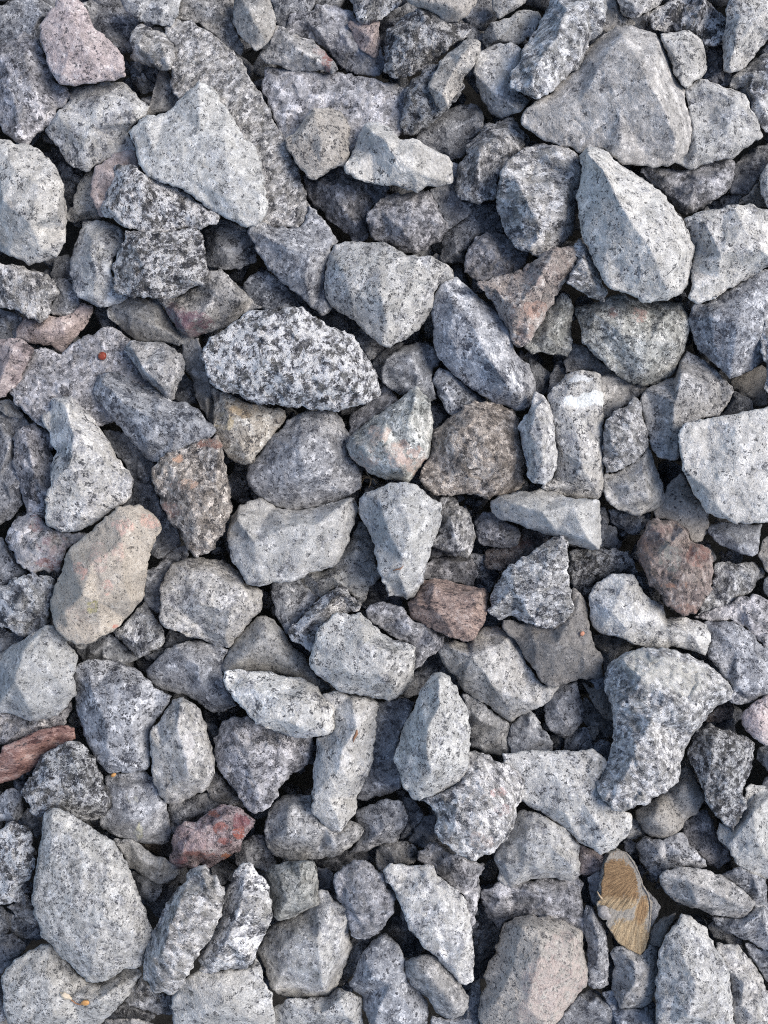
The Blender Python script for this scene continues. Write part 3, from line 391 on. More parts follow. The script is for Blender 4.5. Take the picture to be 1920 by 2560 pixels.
g*1.02;5;grey block with a vertical ridge below the heart shaped stone's right side;830,950 870,860 950,830 1050,790 1090,680 1130,610 1200,650 1280,700 1350,780 1420,840 1440,880 1400,950 1340,1030 1260,1050 1180,1070 1120,1090 1090,1140 1080,1250 1070,1320 1010,1330 950,1300 910,1260 890,1180 870,1080;1090,780,75 1060,950,105 1050,1080,95 1000,1250,55 1250,850,75 1350,930,50 930,1050,45
b*1.12;5;large pale blue stone at right edge right of the heart shaped one;1160,480 1150,400 1180,310 1250,310 1330,260 1450,190 1560,140 1640,90 1720,80 1720,620 1640,680 1560,730 1480,770 1410,800 1360,760 1320,700 1250,650 1200,590;1300,400,80 1500,300,95 1450,600,85 1600,500,90 1300,600,50
s*1.1;7;whitish sliver cut by the right edge, in front of a large pale blue stone;1730,390 1640,420 1610,520 1610,600 1640,700 1650,800 1645,870 1730,960;
t*.75;2;dim brown stone deep at right edge below the large pale blue one;1420,810 1520,760 1620,710 1650,780 1650,960 1580,970 1500,900 1440,850;
b*.8;2;dark stone in the gap above the big pale slab at right edge;1440,880 1540,930 1560,1000 1440,1030 1370,1040;
s*1.05;6;pentagonal speckled stone right of the tall block with the white vein;600,1080 660,1020 740,960 790,925 840,960 855,1010 860,1080 880,1150 880,1220 850,1290 790,1330 720,1370 670,1400 600,1410 590,1300 590,1180;780,1000,55 750,1150,75 660,1250,65
p*.98;5;angular pale stone directly below the pentagonal speckled one;600,1420 690,1400 760,1360 850,1300 880,1220 900,1270 920,1350 950,1430 990,1500 980,1590 950,1630 900,1660 820,1690 720,1640 640,1610 600,1560 590,1480;760,1500,70 850,1420,65 880,1560,65 700,1590,45
p*1.15;8;big flat pale slab at right edge below the grey block with a vertical ridge;1085,1130 1110,1100 1180,1075 1270,1050 1360,1040 1440,1030 1530,1000 1600,995 1660,970 1730,960 1730,1731 1600,1735 1451,1731 1301,1680 1260,1660 1220,1590 1160,1500 1130,1430 1110,1380 1090,1280 1080,1180;1150,1150,70 1250,1500,75 1350,1650,70 1450,1100,75 1650,1050,70 1650,1600,80 1450,1400,85;F
t*.95;4;tan grey stone left of the big flat pale slab, above the reddish faceted stone;920,1650 980,1600 1000,1500 1090,1410 1130,1450 1170,1530 1230,1610 1270,1670 1280,1740 1260,1800 1220,1850 1160,1850 1130,1770 1060,1720 940,1690;
b*.85;2;dark sliver below the slim whitish stone;0,1510 70,1450 150,1480 200,1510 100,1530 0,1545;
b*.95;3;rounded blue stone under the angular pale one;620,1640 720,1650 820,1690 900,1660 870,1740 820,1790 780,1800 700,1760 650,1720;
@0 1280
T*1.05;8;big tan boulder with pink patches lying on top at the left;700,20 760,-30 900,-40 970,-10 1030,50 1050,100 1010,160 990,240 965,300 945,370 940,450 930,560 890,620 820,690 740,760 640,820 560,860 500,855 430,820 380,780 340,700 320,600 350,510 370,430 410,340 440,250 500,190 570,140 640,70;850,50,75 950,60,55 780,200,100 600,330,115 800,420,105 540,540,120 640,590,95 420,650,80 450,750,65 650,720,65 850,580,65 480,350,85;;800,90,75,60,.75,.45,.38,0.45;960,60,70,50,.7,.4,.32,0.45;640,290,70,110,.68,.44,.38,0.34;510,380,50,50,.74,.42,.33,0.49;690,490,40,50,.72,.43,.36,0.45;780,260,60,60,.66,.42,.36,0.30;500,660,90,60,.62,.45,.4,0.22;600,610,35,40,.45,.4,.12,0.45;740,735,30,20,.6,.2,.14,0.52
v*1;4;purplish stone with a reddish lower right, left of the big tan boulder;60,100 120,30 180,10 230,0 280,60 350,120 500,130 560,140 440,240 410,330 380,390 300,380 210,395 150,350 100,280 50,220 40,180;230,200,60 120,120,50 330,270,55;;330,340,110,40,.3,.15,.13,.6;240,70,50,70,.45,.28,.27,.5;350,220,120,80,.34,.24,.26,.4
b*.9;3;dark grey stone at left edge below the purplish one;-40,150 20,170 50,230 110,300 170,360 190,400 100,430 40,470 -40,480;
s*.92;5;grey and black coarse stone at left edge, left of the big tan boulder's lower half;-40,480 40,470 80,430 180,405 260,400 330,420 360,480 330,560 310,640 320,720 260,760 200,800 150,805 80,780 30,740 -40,710;150,480,60 100,620,75 250,550,65
b*.8;2;dark purple stone in the left edge gap below the grey and black coarse one;-40,740 80,790 160,810 100,870 0,930 -40,930;
p*.95;6;large grey round shouldered block at left edge below the big tan boulder;-40,960 30,900 130,840 220,780 290,740 350,740 400,800 440,840 480,890 500,940 500,1010 470,1060 490,1120 495,1180 440,1240 400,1300 330,1330 220,1355 120,1330 40,1300 -40,1290;320,780,60 150,900,90 100,1100,110 300,1000,95 400,950,70 420,1150,65 200,1270,65
v;4;lavender stone between the round shouldered block and the red brown wedge;-40,1300 60,1310 150,1345 280,1340 380,1310 440,1260 460,1230 450,1280 430,1370 350,1410 230,1440 120,1480 20,1510 -40,1510;
R;5;red brown smooth wedge at the left edge;20,1510 130,1475 250,1420 350,1400 430,1380 485,1400 490,1470 440,1490 370,1530 300,1570 250,1630 200,1670 130,1720 40,1750 -40,1770 -40,1570 0,1570;250,1480,50 100,1600,65 400,1430,40
b*1.05;5;tall blue grey block right of the red brown wedge;520,980 580,955 660,955 760,965 850,1000 920,1050 970,1090 1010,1150 1070,1180 1120,1190 1090,1240 1050,1300 1000,1380 970,1420 970,1500 970,1620 960,1659 850,1690 700,1690 650,1640 600,1560 560,1500 540,1420 510,1330 490,1250 500,1150 480,1060 490,1010;570,1010,60 600,1150,85 800,1100,90 680,1350,105 850,1350,95 700,1550,85 880,1550,75 540,1300,45 1000,1200,50
s*.9;4;small coarse dark stone at the big tan boulder's lower right;740,780 800,720 880,650 940,580 970,630 1020,700 1070,770 1080,820 1040,870 960,920 900,940 840,890 790,840;
b*.85;2;shaded blue stone under the big tan boulder's bottom;480,860 560,860 700,790 760,830 840,890 900,940 850,970 800,980 640,950 540,960;
b*.85;2;shaded stone right of the small coarse dark stone;960,930 1050,880 1100,770 1200,790 1260,820 1150,850 1070,900 1010,960;
b*.9;3;narrow dark stone between the big tan boulder and the round pale grey one;945,390 1010,360 1080,280 1140,240 1200,220 1220,270 1200,310 1100,350 1060,420 1040,500 1035,600 1030,650 980,630 940,560;
p*.98;5;round pale grey stone right of the big tan boulder;1120,340 1200,305 1300,300 1400,310 1500,345 1570,400 1610,470 1700,510 1700,560 1690,640 1620,720 1570,770 1520,830 1480,875 1400,860 1300,820 1200,790 1080,750 1035,690 1035,600 1045,500 1070,410;1200,370,70 1380,400,90 1300,600,110 1500,640,105 1460,810,60 1150,620,70 1570,500,85
b*1;4;lavender blue stone with raised middle below the round pale grey one;945,1030 1000,980 1070,900 1150,860 1300,830 1400,870 1480,890 1450,950 1440,1040 1450,1110 1500,1190 1530,1250 1460,1290 1380,1290 1280,1230 1200,1180 1130,1160 1040,1140 960,1080;1000,1030,45 1200,950,80 1290,1000,85 1300,1130,60 1430,1230,40
p*.98;6;upright pale stone with a white streak down its middle, lower left;970,1420 1020,1370 1080,1290 1120,1220 1190,1200 1250,1240 1300,1300 1330,1370 1350,1440 1370,1530 1390,1600 1390,1680 1370,1750 1330,1800 1240,1850 1160,1884 1080,1884 1030,1830 1000,1750 980,1680 970,1550;1170,1240,60 1150,1400,105 1210,1600,105 1230,1700,90 1050,1550,70 1300,1500,65 1080,1800,50 1320,1740,50;;1165,1400,35,110,.72,.7,.68,.5;1220,1560,40,140,.75,.73,.72,.55
v*1.02;5;lavender grey stone under the long pale lens, lower left of the middle;1390,1480 1430,1420 1450,1360 1500,1330 1600,1330 1700,1380 1800,1400 1900,1400 2020,1440 2040,1510 2030,1580 1980,1640 1940,1670 1830,1740 1790,1830 1770,1890 1700,1940 1650,1950 1590,1900 1520,1800 1450,1720 1400,1650 1385,1560;1520,1420,65 1600,1560,95 1800,1500,75 1650,1750,85 1480,1600,65 1900,1560,50
b*.8;2;tiny dark stone right of the upright pale stone's upper part;1330,1370 1380,1380 1430,1420 1390,1490 1360,1460;
@640 1280
p*1.03;6;wide pale stone with blue tinge right of the reddish brown block;-190,120 -160,40 -110,-40 -60,-60 20,-90 130,-30 250,-10 360,-20 450,-50 560,-80 640,-100 650,-20 630,80 600,190 560,280 500,350 420,385 340,380 290,430 230,445 130,450 50,480 -40,480 -60,470 -100,400 -150,320 -180,220;-120,50,65 0,200,100 0,320,80 200,100,100 400,80,95 540,100,75 300,280,85 550,-40,45 100,380,70 470,290,60
p*.85;4;smooth dusty grey stone behind the long pale lens;-209,1050 -219,1000 -179,900 -139,830 -79,770 -39,730 0,680 60,670 120,700 180,780 240,880 300,920 340,980 390,1060 460,1120 500,1150 420,1170 300,1080 100,1040 0,1035;50,760,60 150,900,70 -100,950,60 250,1000,55;R
p*1.15;7;long pale lens shaped stone pointing right, below the middle;-215,1090 -205,1040 -130,1020 0,1035 100,1045 250,1070 340,1090 390,1130 420,1180 470,1240 495,1280 490,1330 515,1390 500,1430 440,1455 350,1465 250,1465 160,1430 80,1400 0,1370 -20,1350 -80,1270 -140,1210 -200,1140;-120,1090,55 0,1150,80 150,1200,95 300,1220,90 90,1330,90 400,1350,75 280,1390,85 450,1410,45
p*1.05;6;long upright coarse pale stone below the long pale lens;430,1180 520,1160 600,1190 700,1200 790,1230 780,1330 760,1450 750,1560 745,1659 730,1690 690,1770 650,1850 640,1950 600,1990 550,2070 490,2070 450,2050 410,1990 370,1950 355,1880 370,1800 375,1690 390,1530 400,1470 480,1440 512,1390 495,1310;620,1230,65 650,1400,95 560,1550,105 540,1650,105 600,1750,85 480,1850,80 440,1550,65 530,2000,55;;620,1400,60,130,.78,.77,.76,.4;560,1600,60,90,.8,.79,.78,.45
b;4;bluish stone between the long upright pale stone and the pale cone;770,1240 900,1215 960,1195 1030,1230 1000,1300 950,1400 920,1500 900,1600 940,1700 945,1780 880,1820 780,1845 710,1865 655,1855 700,1740 745,1650 750,1500;
p*1.1;7;pale cone shaped stone with coarse dark peak in the lower middle;1100,1100 1150,1050 1200,1040 1250,1070 1280,1130 1330,1200 1360,1250 1370,1330 1390,1420 1385,1520 1370,1600 1370,1659 1350,1700 1330,1750 1260,1790 1150,1840 1060,1864 1010,1840 960,1770 930,1690 900,1600 930,1500 940,1420 980,1340 1020,1270 1060,1190 1070,1140;1180,1090,65 1200,1250,100 1110,1400,110 1110,1560,118 1130,1700,95 1280,1350,80 1000,1550,60 1270,1600,80 1050,1820,40
g*.98;4;smooth grey stone with light lower edge right of the pale cone;1340,1180 1450,1220 1560,1320 1640,1370 1650,1450 1640,1570 1560,1575 1480,1570 1440,1540 1390,1520 1390,1400 1365,1250;
p*1.05;5;dusty pale diamond shaped wedge under the dark brownish slab;1180,900 1220,850 1290,830 1370,850 1420,790 1480,750 1560,740 1680,800 1740,950 1820,1080 1860,1120 1960,1130 1900,1220 1850,1260 1750,1310 1680,1340 1655,1362 1590,1330 1540,1280 1480,1230 1400,1190 1340,1150 1290,1070 1250,1040 1220,990;1260,880,55 1390,930,90 1480,1040,105 1560,1150,100 1750,1220,85 1350,1080,60 1600,850,60 1640,1280,60
r;6;brown red blocky stone in the middle of the picture;970,580 1010,560 1060,500 1080,440 1150,430 1240,450 1350,470 1480,500 1505,540 1500,620 1490,700 1440,770 1400,830 1360,850 1290,810 1220,790 1150,760 1060,710 1000,680;1030,590,55 1150,470,65 1450,530,75 1350,790,70 1200,680,80 1400,650,80
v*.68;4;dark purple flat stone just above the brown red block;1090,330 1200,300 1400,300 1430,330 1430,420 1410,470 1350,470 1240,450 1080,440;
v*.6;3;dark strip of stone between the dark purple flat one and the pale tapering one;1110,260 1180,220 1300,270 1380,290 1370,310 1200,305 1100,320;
b*.9;2;shaded blue stone right of the dark purple flat one;1390,270 1490,290 1530,350 1570,390 1530,460 1510,510 1420,480 1440,400;
K*.8;3;pinkish red stone showing above the coarse triangular stone;1479,330 1500,250 1600,230 1700,130 1760,110 1910,150 1890,190 1810,250 1720,310 1659,335 1580,380 1509,370;;;1700,200,90,50,.4,.2,.17,.5
p*1.02;7;pale stone tapering downwards, directly below the greenish pentagonal one;665,-60 690,-120 760,-150 860,-180 960,-195 1030,-180 1080,-130 1150,-80 1200,-60 1200,20 1190,90 1160,160 1130,230 1110,300 1100,360 1090,430 1060,490 1030,550 980,580 950,550 900,530 860,540 840,480 820,420 790,390 775,310 770,220 740,150 720,90 690,40 670,0;800,-80,70 950,-50,95 1100,-20,75 850,120,100 1000,120,110 950,300,90 930,420,75 1050,320,65 980,530,40
s*.98;5;brownish speckled stone right of the pale stone tapering downwards;1190,-90 1270,-100 1320,-60 1380,10 1410,80 1430,150 1410,220 1380,280 1340,285 1280,260 1200,240 1140,220 1170,150 1195,90 1200,0;1270,50,60 1300,170,60
v*.9;3;dark lavender stone under the left end of the wide smooth wedge;1430,60 1480,10 1560,0 1600,50 1659,90 1700,110 1715,160 1700,210 1660,225 1560,230 1460,190 1420,140;
p*.88;3;smooth tan grey stone under the right side of the wide pale stone;690,60 740,150 770,230 775,320 800,400 780,430 730,490 710,560 680,585 640,540 590,500 500,480 420,550 340,520 290,470 270,430 340,385 420,390 510,350 560,280 620,150;650,250,60 500,420,60 680,420,60 400,450,45
b*.8;1;dark stone in the gap left of the pale tapering stone's tip;720,560 730,480 790,420 840,500 860,570 780,580 700,600;
S*.95;6;small slab striped black and white, upper left of the pale six sided stone;210,780 280,700 360,630 430,560 480,500 550,475 600,520 640,570 680,600 670,640 560,660 490,690 430,740 400,790 380,850 350,910 290,860 230,830;540,530,60 420,650,60 290,760,55 360,840,40
b*.92;3;dark blue stone left of the striped black and white slab;110,470 220,440 280,430 330,500 410,550 350,630 280,700 200,790 150,700 130,620 100,530;
b*.85;2;dark stone peeking out below the striped black and white slab;200,790 240,840 300,870 350,910 330,930 260,900 200,850;
p*1.03;8;pale six sided sandy stone lying on top below the middle;340,970 360,900 390,800 420,740 480,690 520,655 600,665 680,645 700,680 760,720 810,770 900,830 960,840 1030,880 1035,950 1015,1040 1010,1110 970,1160 920,1210 850,1220 760,1200 640,1180 560,1170 500,1140 480,1110 400,1050 350,1010;560,710,65 480,850,90 450,1000,80 700,850,115 850,900,105 800,1050,105 620,1050,95 900,1130,70 980,900,60 600,1130,55 680,720,70
v*.98;5;flat lavender shelf like stone right of the pale six sided one;715,640 740,600 800,580 880,600 950,620 980,670 1030,700 1100,750 1170,780 1220,800 1200,870 1150,920 1080,970 1020,1030 1035,950 1030,880 960,840 890,800 800,750 760,710 720,680;800,650,45 1000,760,65 1150,830,55 1080,900,35
b*.8;1;dark shaded stone between the pale six sided one and the pale cone;1020,1050 1100,970 1180,920 1250,1040 1190,1040 1110,1090 1050,1180 970,1190 1000,1100;
v*.7;2;tiny dark purple stone left of the brown red block;860,550 920,535 960,570 970,630 920,610 870,590;
@1280 1280
p*1;6;wide smooth wedge with a straight right end above the coarse triangular stone;-130,0 -140,-60 -90,-110 -30,-110 60,-120 180,-140 300,-120 400,-90 500,-90 565,-80 572,0 565,100 565,240 500,245 420,215 330,180 280,160 180,130 80,90 0,70 -60,50;0,-60,60 200,0,85 400,-40,75 290,120,60 500,170,75 450,80,90 -80,-40,40
s*1.1;7;coarse triangular stone with its tip up, right of the brown red block;270,170 330,165 360,190 365,250 370,320 360,400 375,470 390,540 400,600 395,650 350,700 280,740 220,755 160,740 80,700 0,680 -60,690 -100,680 -160,640 -140,570 -110,460 -50,390 0,335 60,300 130,260 200,220;310,210,55 250,350,85 150,500,100 0,500,90 320,560,75 100,640,70 -100,600,55 250,690,50
D;6;dark brownish dusty slab under the coarse triangular stone;400,500 440,530 475,590 490,680 500,750 520,840 560,890 585,940 585,1010 605,1045 570,1080 500,1080 420,1085 350,1110 280,1135 230,1130 190,1090 150,1020 100,960 70,900 30,840 -20,790 -70,740 -60,700 100,720 220,700 380,600;430,600,65 300,850,95 450,900,90 150,850,75 480,1020,70 260,1060,60
S*.8;4;dark speckled stone between the wide smooth wedge and the sprawling pale stone;370,260 450,240 560,235 660,240 750,260 790,310 820,370 850,470 870,500 800,420 720,400 620,430 540,460 500,530 480,560 400,500 370,440;560,300,55 700,330,50 450,380,45
b*.85;3;small shaded stone right of the wide smooth wedge's straight end;570,170 620,90 670,110 690,200 660,240 570,235;
b*.9;3;thin bluish stone touching the wide smooth wedge's right end;560,-20 600,-30 625,60 610,120 570,170;
X*1.2;7;rust red and green faceted block standing at the right;880,60 905,30 980,45 1060,60 1120,110 1160,190 1230,210 1290,250 1310,320 1310,410 1300,500 1250,550 1230,600 1180,660 1120,680 1060,640 1010,610 980,550 950,500 900,470 860,400 830,320 810,220 850,140;900,80,75 890,330,95 900,400,75 1120,120,80 1140,340,105 1100,450,95 1180,560,65 1280,300,60 1020,570,55 960,480,65;;1210,280,80,90,.32,.17,.14,.5;1050,480,90,22,.42,.25,.18,.55;1120,640,110,50,.44,.28,.22,.5;980,140,90,60,.30,.2,.18,.4;860,300,50,180,.40,.28,.23,.5;1250,430,60,70,.40,.33,.28,.4;1030,280,80,110,.27,.29,.27,.5;1080,170,70,60,.46,.41,.38,.55;1150,420,60,50,.48,.42,.38,.5;1270,360,40,80,.47,.39,.36,.5
s*.95;4;flat speckled wedge sticking out right of the rust red block;1310,340 1400,320 1500,335 1580,335 1620,370 1640,420 1580,450 1560,510 1480,560 1400,600 1300,630 1200,670 1240,590 1250,550 1300,500 1315,410;1450,380,50 1550,400,45 1400,520,45
p*1.05;6;sprawling pale stone with a knobbly left end left of the rust red block;510,500 540,460 600,430 660,410 730,400 790,420 830,480 860,540 900,580 980,600 995,650 1000,690 1060,680 1120,690 1200,710 1250,740 1285,780 1285,840 1260,890 1250,930 1180,910 1090,870 1020,870 970,890 880,870 800,860 720,820 640,800 570,780 530,740 510,650 500,570;580,500,60 730,470,80 640,650,100 600,750,60 780,600,85 850,700,80 1000,760,65 1150,790,55 930,830,55 950,650,55
b*1.18;5;pale blue slab at right edge below the rust red block;1250,720 1330,705 1430,710 1500,740 1560,800 1620,870 1680,900 1720,910 1720,1210 1620,1190 1560,1230 1480,1255 1420,1240 1390,1210 1430,1150 1400,1090 1330,1010 1280,950 1260,900 1290,830;1350,760,60 1450,900,70 1450,1120,75 1600,1000,80 1600,1150,70;F
v;4;lavender stone at right edge between the flat speckled wedge and the pale blue slab;1180,680 1280,640 1400,600 1480,560 1560,530 1720,600 1720,880 1640,870 1570,790 1500,730 1430,700 1300,705;
t*.9;4;brown stone cut by the right edge beside the flat speckled wedge;1600,280 1630,190 1720,100 1720,420 1640,380;
p*.95;4;small pale stone cut by the right edge below the brown one;1630,430 1720,400 1720,560 1660,545 1620,480;
b*1.02;4;blue grey stone showing below the big flat pale slab's bottom edge;1270,130 1290,80 1400,70 1500,80 1620,80 1610,180 1590,270 1560,290 1480,270 1410,230 1330,190;
s*1.16;7;huge two toned stone, dusty white above and dark speckled below, at lower right;610,1050 640,980 700,930 790,890 880,880 980,895 1080,900 1160,930 1230,960 1280,990 1330,1040 1390,1090 1430,1160 1400,1210 1340,1250 1280,1290 1250,1350 1220,1400 1170,1450 1150,1510 1110,1570 1090,1640 1085,1720 990,1820 860,1890 710,1950 640,1920 580,1850 550,1750 600,1690 640,1580 650,1450 660,1350 640,1260 620,1200 600,1130;710,960,70 840,1070,115 1000,1190,120 1060,1230,115 1200,1170,95 1380,1150,65 1000,950,90 700,1250,75 900,1350,90 1150,1350,80 800,1550,85 950,1650,75 700,1750,65 850,1830,60;;820,980,150,85,.58,.575,.53,.6;980,1040,180,110,.6,.59,.54,.65;1130,1080,150,110,.58,.57,.52,.6;900,1100,70,60,.62,.62,.6,.5
t*.75;4;olive brown stone tucked left of the huge two toned stone;460,1110 540,1140 600,1130 620,1200 650,1290 660,1360 600,1330 540,1270 500,1200;
b*.95;4;tiny blue stone just right of the dark brownish slab's lower corner;500,1090 600,1060 600,1130 560,1150;
g*.8;3;dim grey stone between the dark brownish slab and the huge two toned stone;530,800 640,800 720,830 790,880 700,930 630,980 600,1030 580,930 530,860;
b*1.05;4;blue lavender stone right of the dusty pale diamond shaped wedge's point;210,1250 250,1160 320,1120 420,1100 450,1200 470,1290 460,1370 400,1410 340,1460 280,1440 220,1380;
g*.8;2;dark stone low beside the left flank of the huge two toned stone;470,1200 520,1250 570,1320 650,1360 650,1450 550,1470 520,1470 490,1390 470,1330;
t;3;tiny tan chip in the gap left of the huge two toned stone;490,1390 550,1390 560,1430 520,1470;
b*.95;3;small bluish stone left of the tiny tan chip;330,1550 360,1460 430,1410 480,1400 510,1480 540,1550 480,1560;
b*1.05;3;small smooth blue stone below the tiny tan chip;530,1500 590,1480 635,1500 630,1580 610,1630 540,1570;
b*.85;2;dark stone in the gap below the blue lavender one;240,1450 320,1460 350,1480 310,1550 260,1530;
b;4;grey blue stone below the dusty pale diamond shaped wedge;0,1370 60,1320 120,1290 150,1310 180,1380 230,1440 260,1500 260,1550 180,1570 0,1580 -20,1480;
S*.85;6;dark coarse stone tapering downwards, right of the huge two toned stone;1140,1580 1160,1480 1230,1400 1300,1380 1400,1410 1480,1450 1580,1490 1570,1550 1550,1620 1540,1680 1510,1740 1500,1830 1515,1890 1480,1970 1440,2040 1430,2070 1380,2040 1330,1990 1290,1930 1250,1870 1240,1800 1200,1720 1170,1650;1300,1450,60 1300,1600,90 1480,1550,70 1400,1750,85 1350,1900,65 1430,1990,40
K*.85;3;small purplish stone right of the huge two toned stone's tip;1280,1290 1340,1250 1400,1220 1450,1270 1420,1330 1350,1360 1260,1360 1240,1340;
b*.8;2;dark stone below the small purplish one;1260,1360 1350,1360 1430,1330 1440,1430 1300,1390;
k*1.08;5;rounded pinkish white stone cut by the right edge, lower right;1480,1330 1510,1280 1570,1230 1640,1190 1720,1180 1720,1510 1640,1510 1570,1470 1510,1410;1600,1330,65;R
b*.85;3;dark stone at right edge below the rounded pinkish white one;1590,1530 1640,1510 1720,1510 1720,1800 1640,1650 1600,1600;
@1280 1920
p*1.06;6;large flat pale slab covered on its right by the huge two toned stone;-60,-90 100,-105 300,-105 430,-110 520,-130 600,-60 620,-20 560,60 570,170 620,240 700,280 770,300 770,370 740,450 680,500 620,545 580,555 520,530 440,480 370,420 330,370 240,320 150,260 60,210 0,150 -60,40;100,0,70 300,50,80 450,200,85 350,290,80 600,440,75 700,350,60 550,500,60;F
p*.95;5;blue white coarse stone under the large flat pale slab's lower edge;-120,590 -60,480 0,380 40,270 150,280 240,330 330,390 400,450 450,500 430,560 430,640 440,690 400,730 330,720 250,710 180,720 120,720 60,750 0,780 -40,760 -90,730 -80,660;100,400,70 250,500,90 380,620,65 100,620,75 -50,620,55
k*.9;4;small pinkish grey stone left of the maple seed;440,500 500,520 560,550 605,580 600,640 560,670 490,690 440,690;
v*.88;4;purple speckled stone above the big pinkish dusty block;-200,800 -120,755 -60,745 0,780 100,730 200,720 350,720 430,690 450,760 460,880 475,980 475,1080 400,1050 300,990 230,965 100,960 0,965 -40,990 -80,1040 -150,980 -190,880;150,820,60 350,850,60 -80,850,50
t*1.0;6;big dusty block with a pinkish lower face at bottom edge, left of the maple seed;-80,1090 -50,1010 20,970 130,955 240,965 330,990 400,1030 450,1060 470,1150 480,1250 490,1340 480,1420 430,1460 380,1520 330,1580 290,1640 240,1700 -200,1700 -220,1600 -200,1480 -160,1400 -190,1350 -150,1290 -110,1200;60,1030,70 170,1050,80 180,1200,105 150,1300,110 0,1300,75 380,1120,75 400,1350,70 300,1500,75 100,1550,95 -100,1500,65;;280,1400,230,190,.50,.405,.37,.5;330,1180,120,130,.50,.41,.38,.45;200,1580,200,110,.50,.41,.375,.45;200,1400,30,40,.6,.4,.33,.5
t*.98;4;dusty grey block with a brown right side under the huge two toned stone;800,270 860,240 990,160 1080,60 1090,0 1140,-30 1180,30 1220,130 1250,160 1240,210 1200,290 1120,340 1090,400 1030,460 980,470 900,440 860,410 830,360 800,320;950,270,75 1120,130,60 880,340,65 1000,400,55;R
p*1.05;5;coarse pale stone at right edge below the dark coarse tapering one;1330,420 1340,350 1430,405 1470,330 1510,240 1510,130 1550,100 1640,120 1720,140 1720,720 1620,720 1560,690 1500,640 1440,600 1420,540 1390,500 1340,460;1450,450,65 1560,300,80 1600,500,90 1500,580,55
v*.85;3;shaded lavender stone left of the coarse pale one at the right edge;1100,380 1200,300 1270,260 1290,330 1340,460 1400,520 1420,570 1390,600 1340,660 1260,600 1180,540 1130,470;
b;4;blue speckled stone above the long speckled oval;800,500 860,440 980,470 1060,420 1110,420 1140,490 1200,550 1260,600 1270,640 1180,640 1080,640 1000,660 950,700 940,740 870,660 820,570;950,540,60 1100,560,55
g*1.05;6;long speckled oval stone lying aslant, right of the maple seed;950,700 1000,660 1090,640 1200,650 1290,680 1350,690 1420,730 1480,780 1540,830 1575,880 1550,920 1500,960 1420,970 1300,960 1230,920 1150,900 1070,860 1000,820 960,760;1050,720,65 1250,780,80 1400,860,70 1200,870,55 1500,900,45
b*1.02;5;lavender blue stone at right edge under the long speckled oval;1360,690 1480,640 1560,690 1640,720 1650,800 1659,900 1720,1180 1640,1180 1560,1130 1480,1100 1390,1070 1320,1010 1290,960 1420,970 1500,960 1570,900 1540,830;1500,1020,60 1600,950,60 1600,800,50
b*.85;3;narrow dark stone between the lavender blue one and the large pale one at bottom right;1270,1020 1310,990 1400,1070 1500,1110 1490,1140 1400,1130 1300,1080;
p*1;6;large pale speckled stone with a blunt top, at bottom edge right of the seed;1060,1000 1100,950 1160,960 1220,1010 1260,1050 1300,1110 1320,1170 1360,1240 1400,1300 1410,1400 1430,1500 1440,1700 930,1700 930,1500 940,1380 945,1200 960,1160 1000,1080;1110,1000,65 1100,1200,95 1250,1150,75 1200,1400,105 1050,1450,80 1330,1500,70 1150,1600,95
p*1.05;5;pale white speckled stone filling the bottom right corner;1320,1130 1400,1140 1460,1150 1530,1220 1590,1290 1620,1380 1650,1440 1720,1500 1720,1700 1440,1700 1420,1450 1390,1290 1330,1190;1450,1220,55 1500,1400,80 1550,1600,75
b*.95;4;small blue stone at right edge above the white speckled corner stone;1510,1130 1620,1180 1720,1220 1720,1420 1650,1380 1600,1290 1540,1220;
g*1.05;5;grey stone directly below the maple seed;660,1170 700,1150 780,1180 850,1210 890,1130 950,1150 945,1250 945,1350 920,1440 910,1510 850,1545 760,1560 700,1550 680,1500 650,1430 650,1350 670,1280 640,1200;780,1250,60 800,1400,75 880,1300,60 720,1500,50
b*.92;4;narrow upright stone between the big pinkish dusty block and the seed;480,890 520,900 560,980 600,1060 615,1140 615,1260 625,1400 600,1430 530,1430 490,1400 500,1320 480,1180 470,1050 465,950;530,1000,45 560,1250,50
b*.95;4;small lavender stone behind the seed's left side;490,710 540,680 600,650 620,720 620,830 580,900 530,880 510,800;
b*.9;5;small dark stone right of the seed;890,810 930,840 960,900 950,960 900,1040 870,950;
t*.8;5;dim tan stone right of the seed's lower end;900,1060 960,980 1060,940 1040,1000 990,1090 960,1160 890,1130;
b*.85;3;dark blue stone at bottom edge right of the big pinkish dusty block;250,1700 300,1640 380,1540 430,1470 500,1430 570,1460 630,1530 670,1600 690,1700;
b*.85;3;dark blue stone at bottom edge below the grey stone under the seed;590,1460 660,1440 700,1550 850,1550 910,1510 930,1590 940,1700 690,1700 650,1580;
b*.8;2;dark sliver left of the grey stone under the seed;610,1210 640,1200 670,1280 650,1420 620,1400;
b*1.05;3;tiny smooth blue pebble at the seed's upper right;720,480 760,465 800,480 800,530 770,560 740,540;
p*.95;3;tiny pale stone between the large flat slab and the dusty grey block;770,330 800,340 850,400 855,440 800,455 740,455 770,390;
n*1;4;grey dusty stone the maple seed rests on;610,560 680,530 760,560 810,640 850,760 890,860 870,1000 700,1000 570,960 540,880 580,700;700,700,40 760,850,40
@640 1920
s*1.12;6;big pale green speckled stone with a rough pinkish lower end, right of the pale cone;1370,-90 1430,-110 1520,-70 1620,-20 1700,30 1735,110 1720,220 1700,280 1670,360 1640,440 1590,510 1530,570 1480,570 1400,600 1340,570 1280,530 1200,480 1170,430 1170,330 1150,280 1100,220 1050,205 1150,180 1260,130 1330,90 1360,20;1450,30,75 1300,250,105 1500,200,110 1620,250,85 1300,430,80 1450,450,90 1230,330,65 1420,560,40;;1570,150,50,40,.5,.3,.28,.5;1450,480,90,60,.6,.5,.46,.4;1600,270,60,40,.3,.2,.2,.5
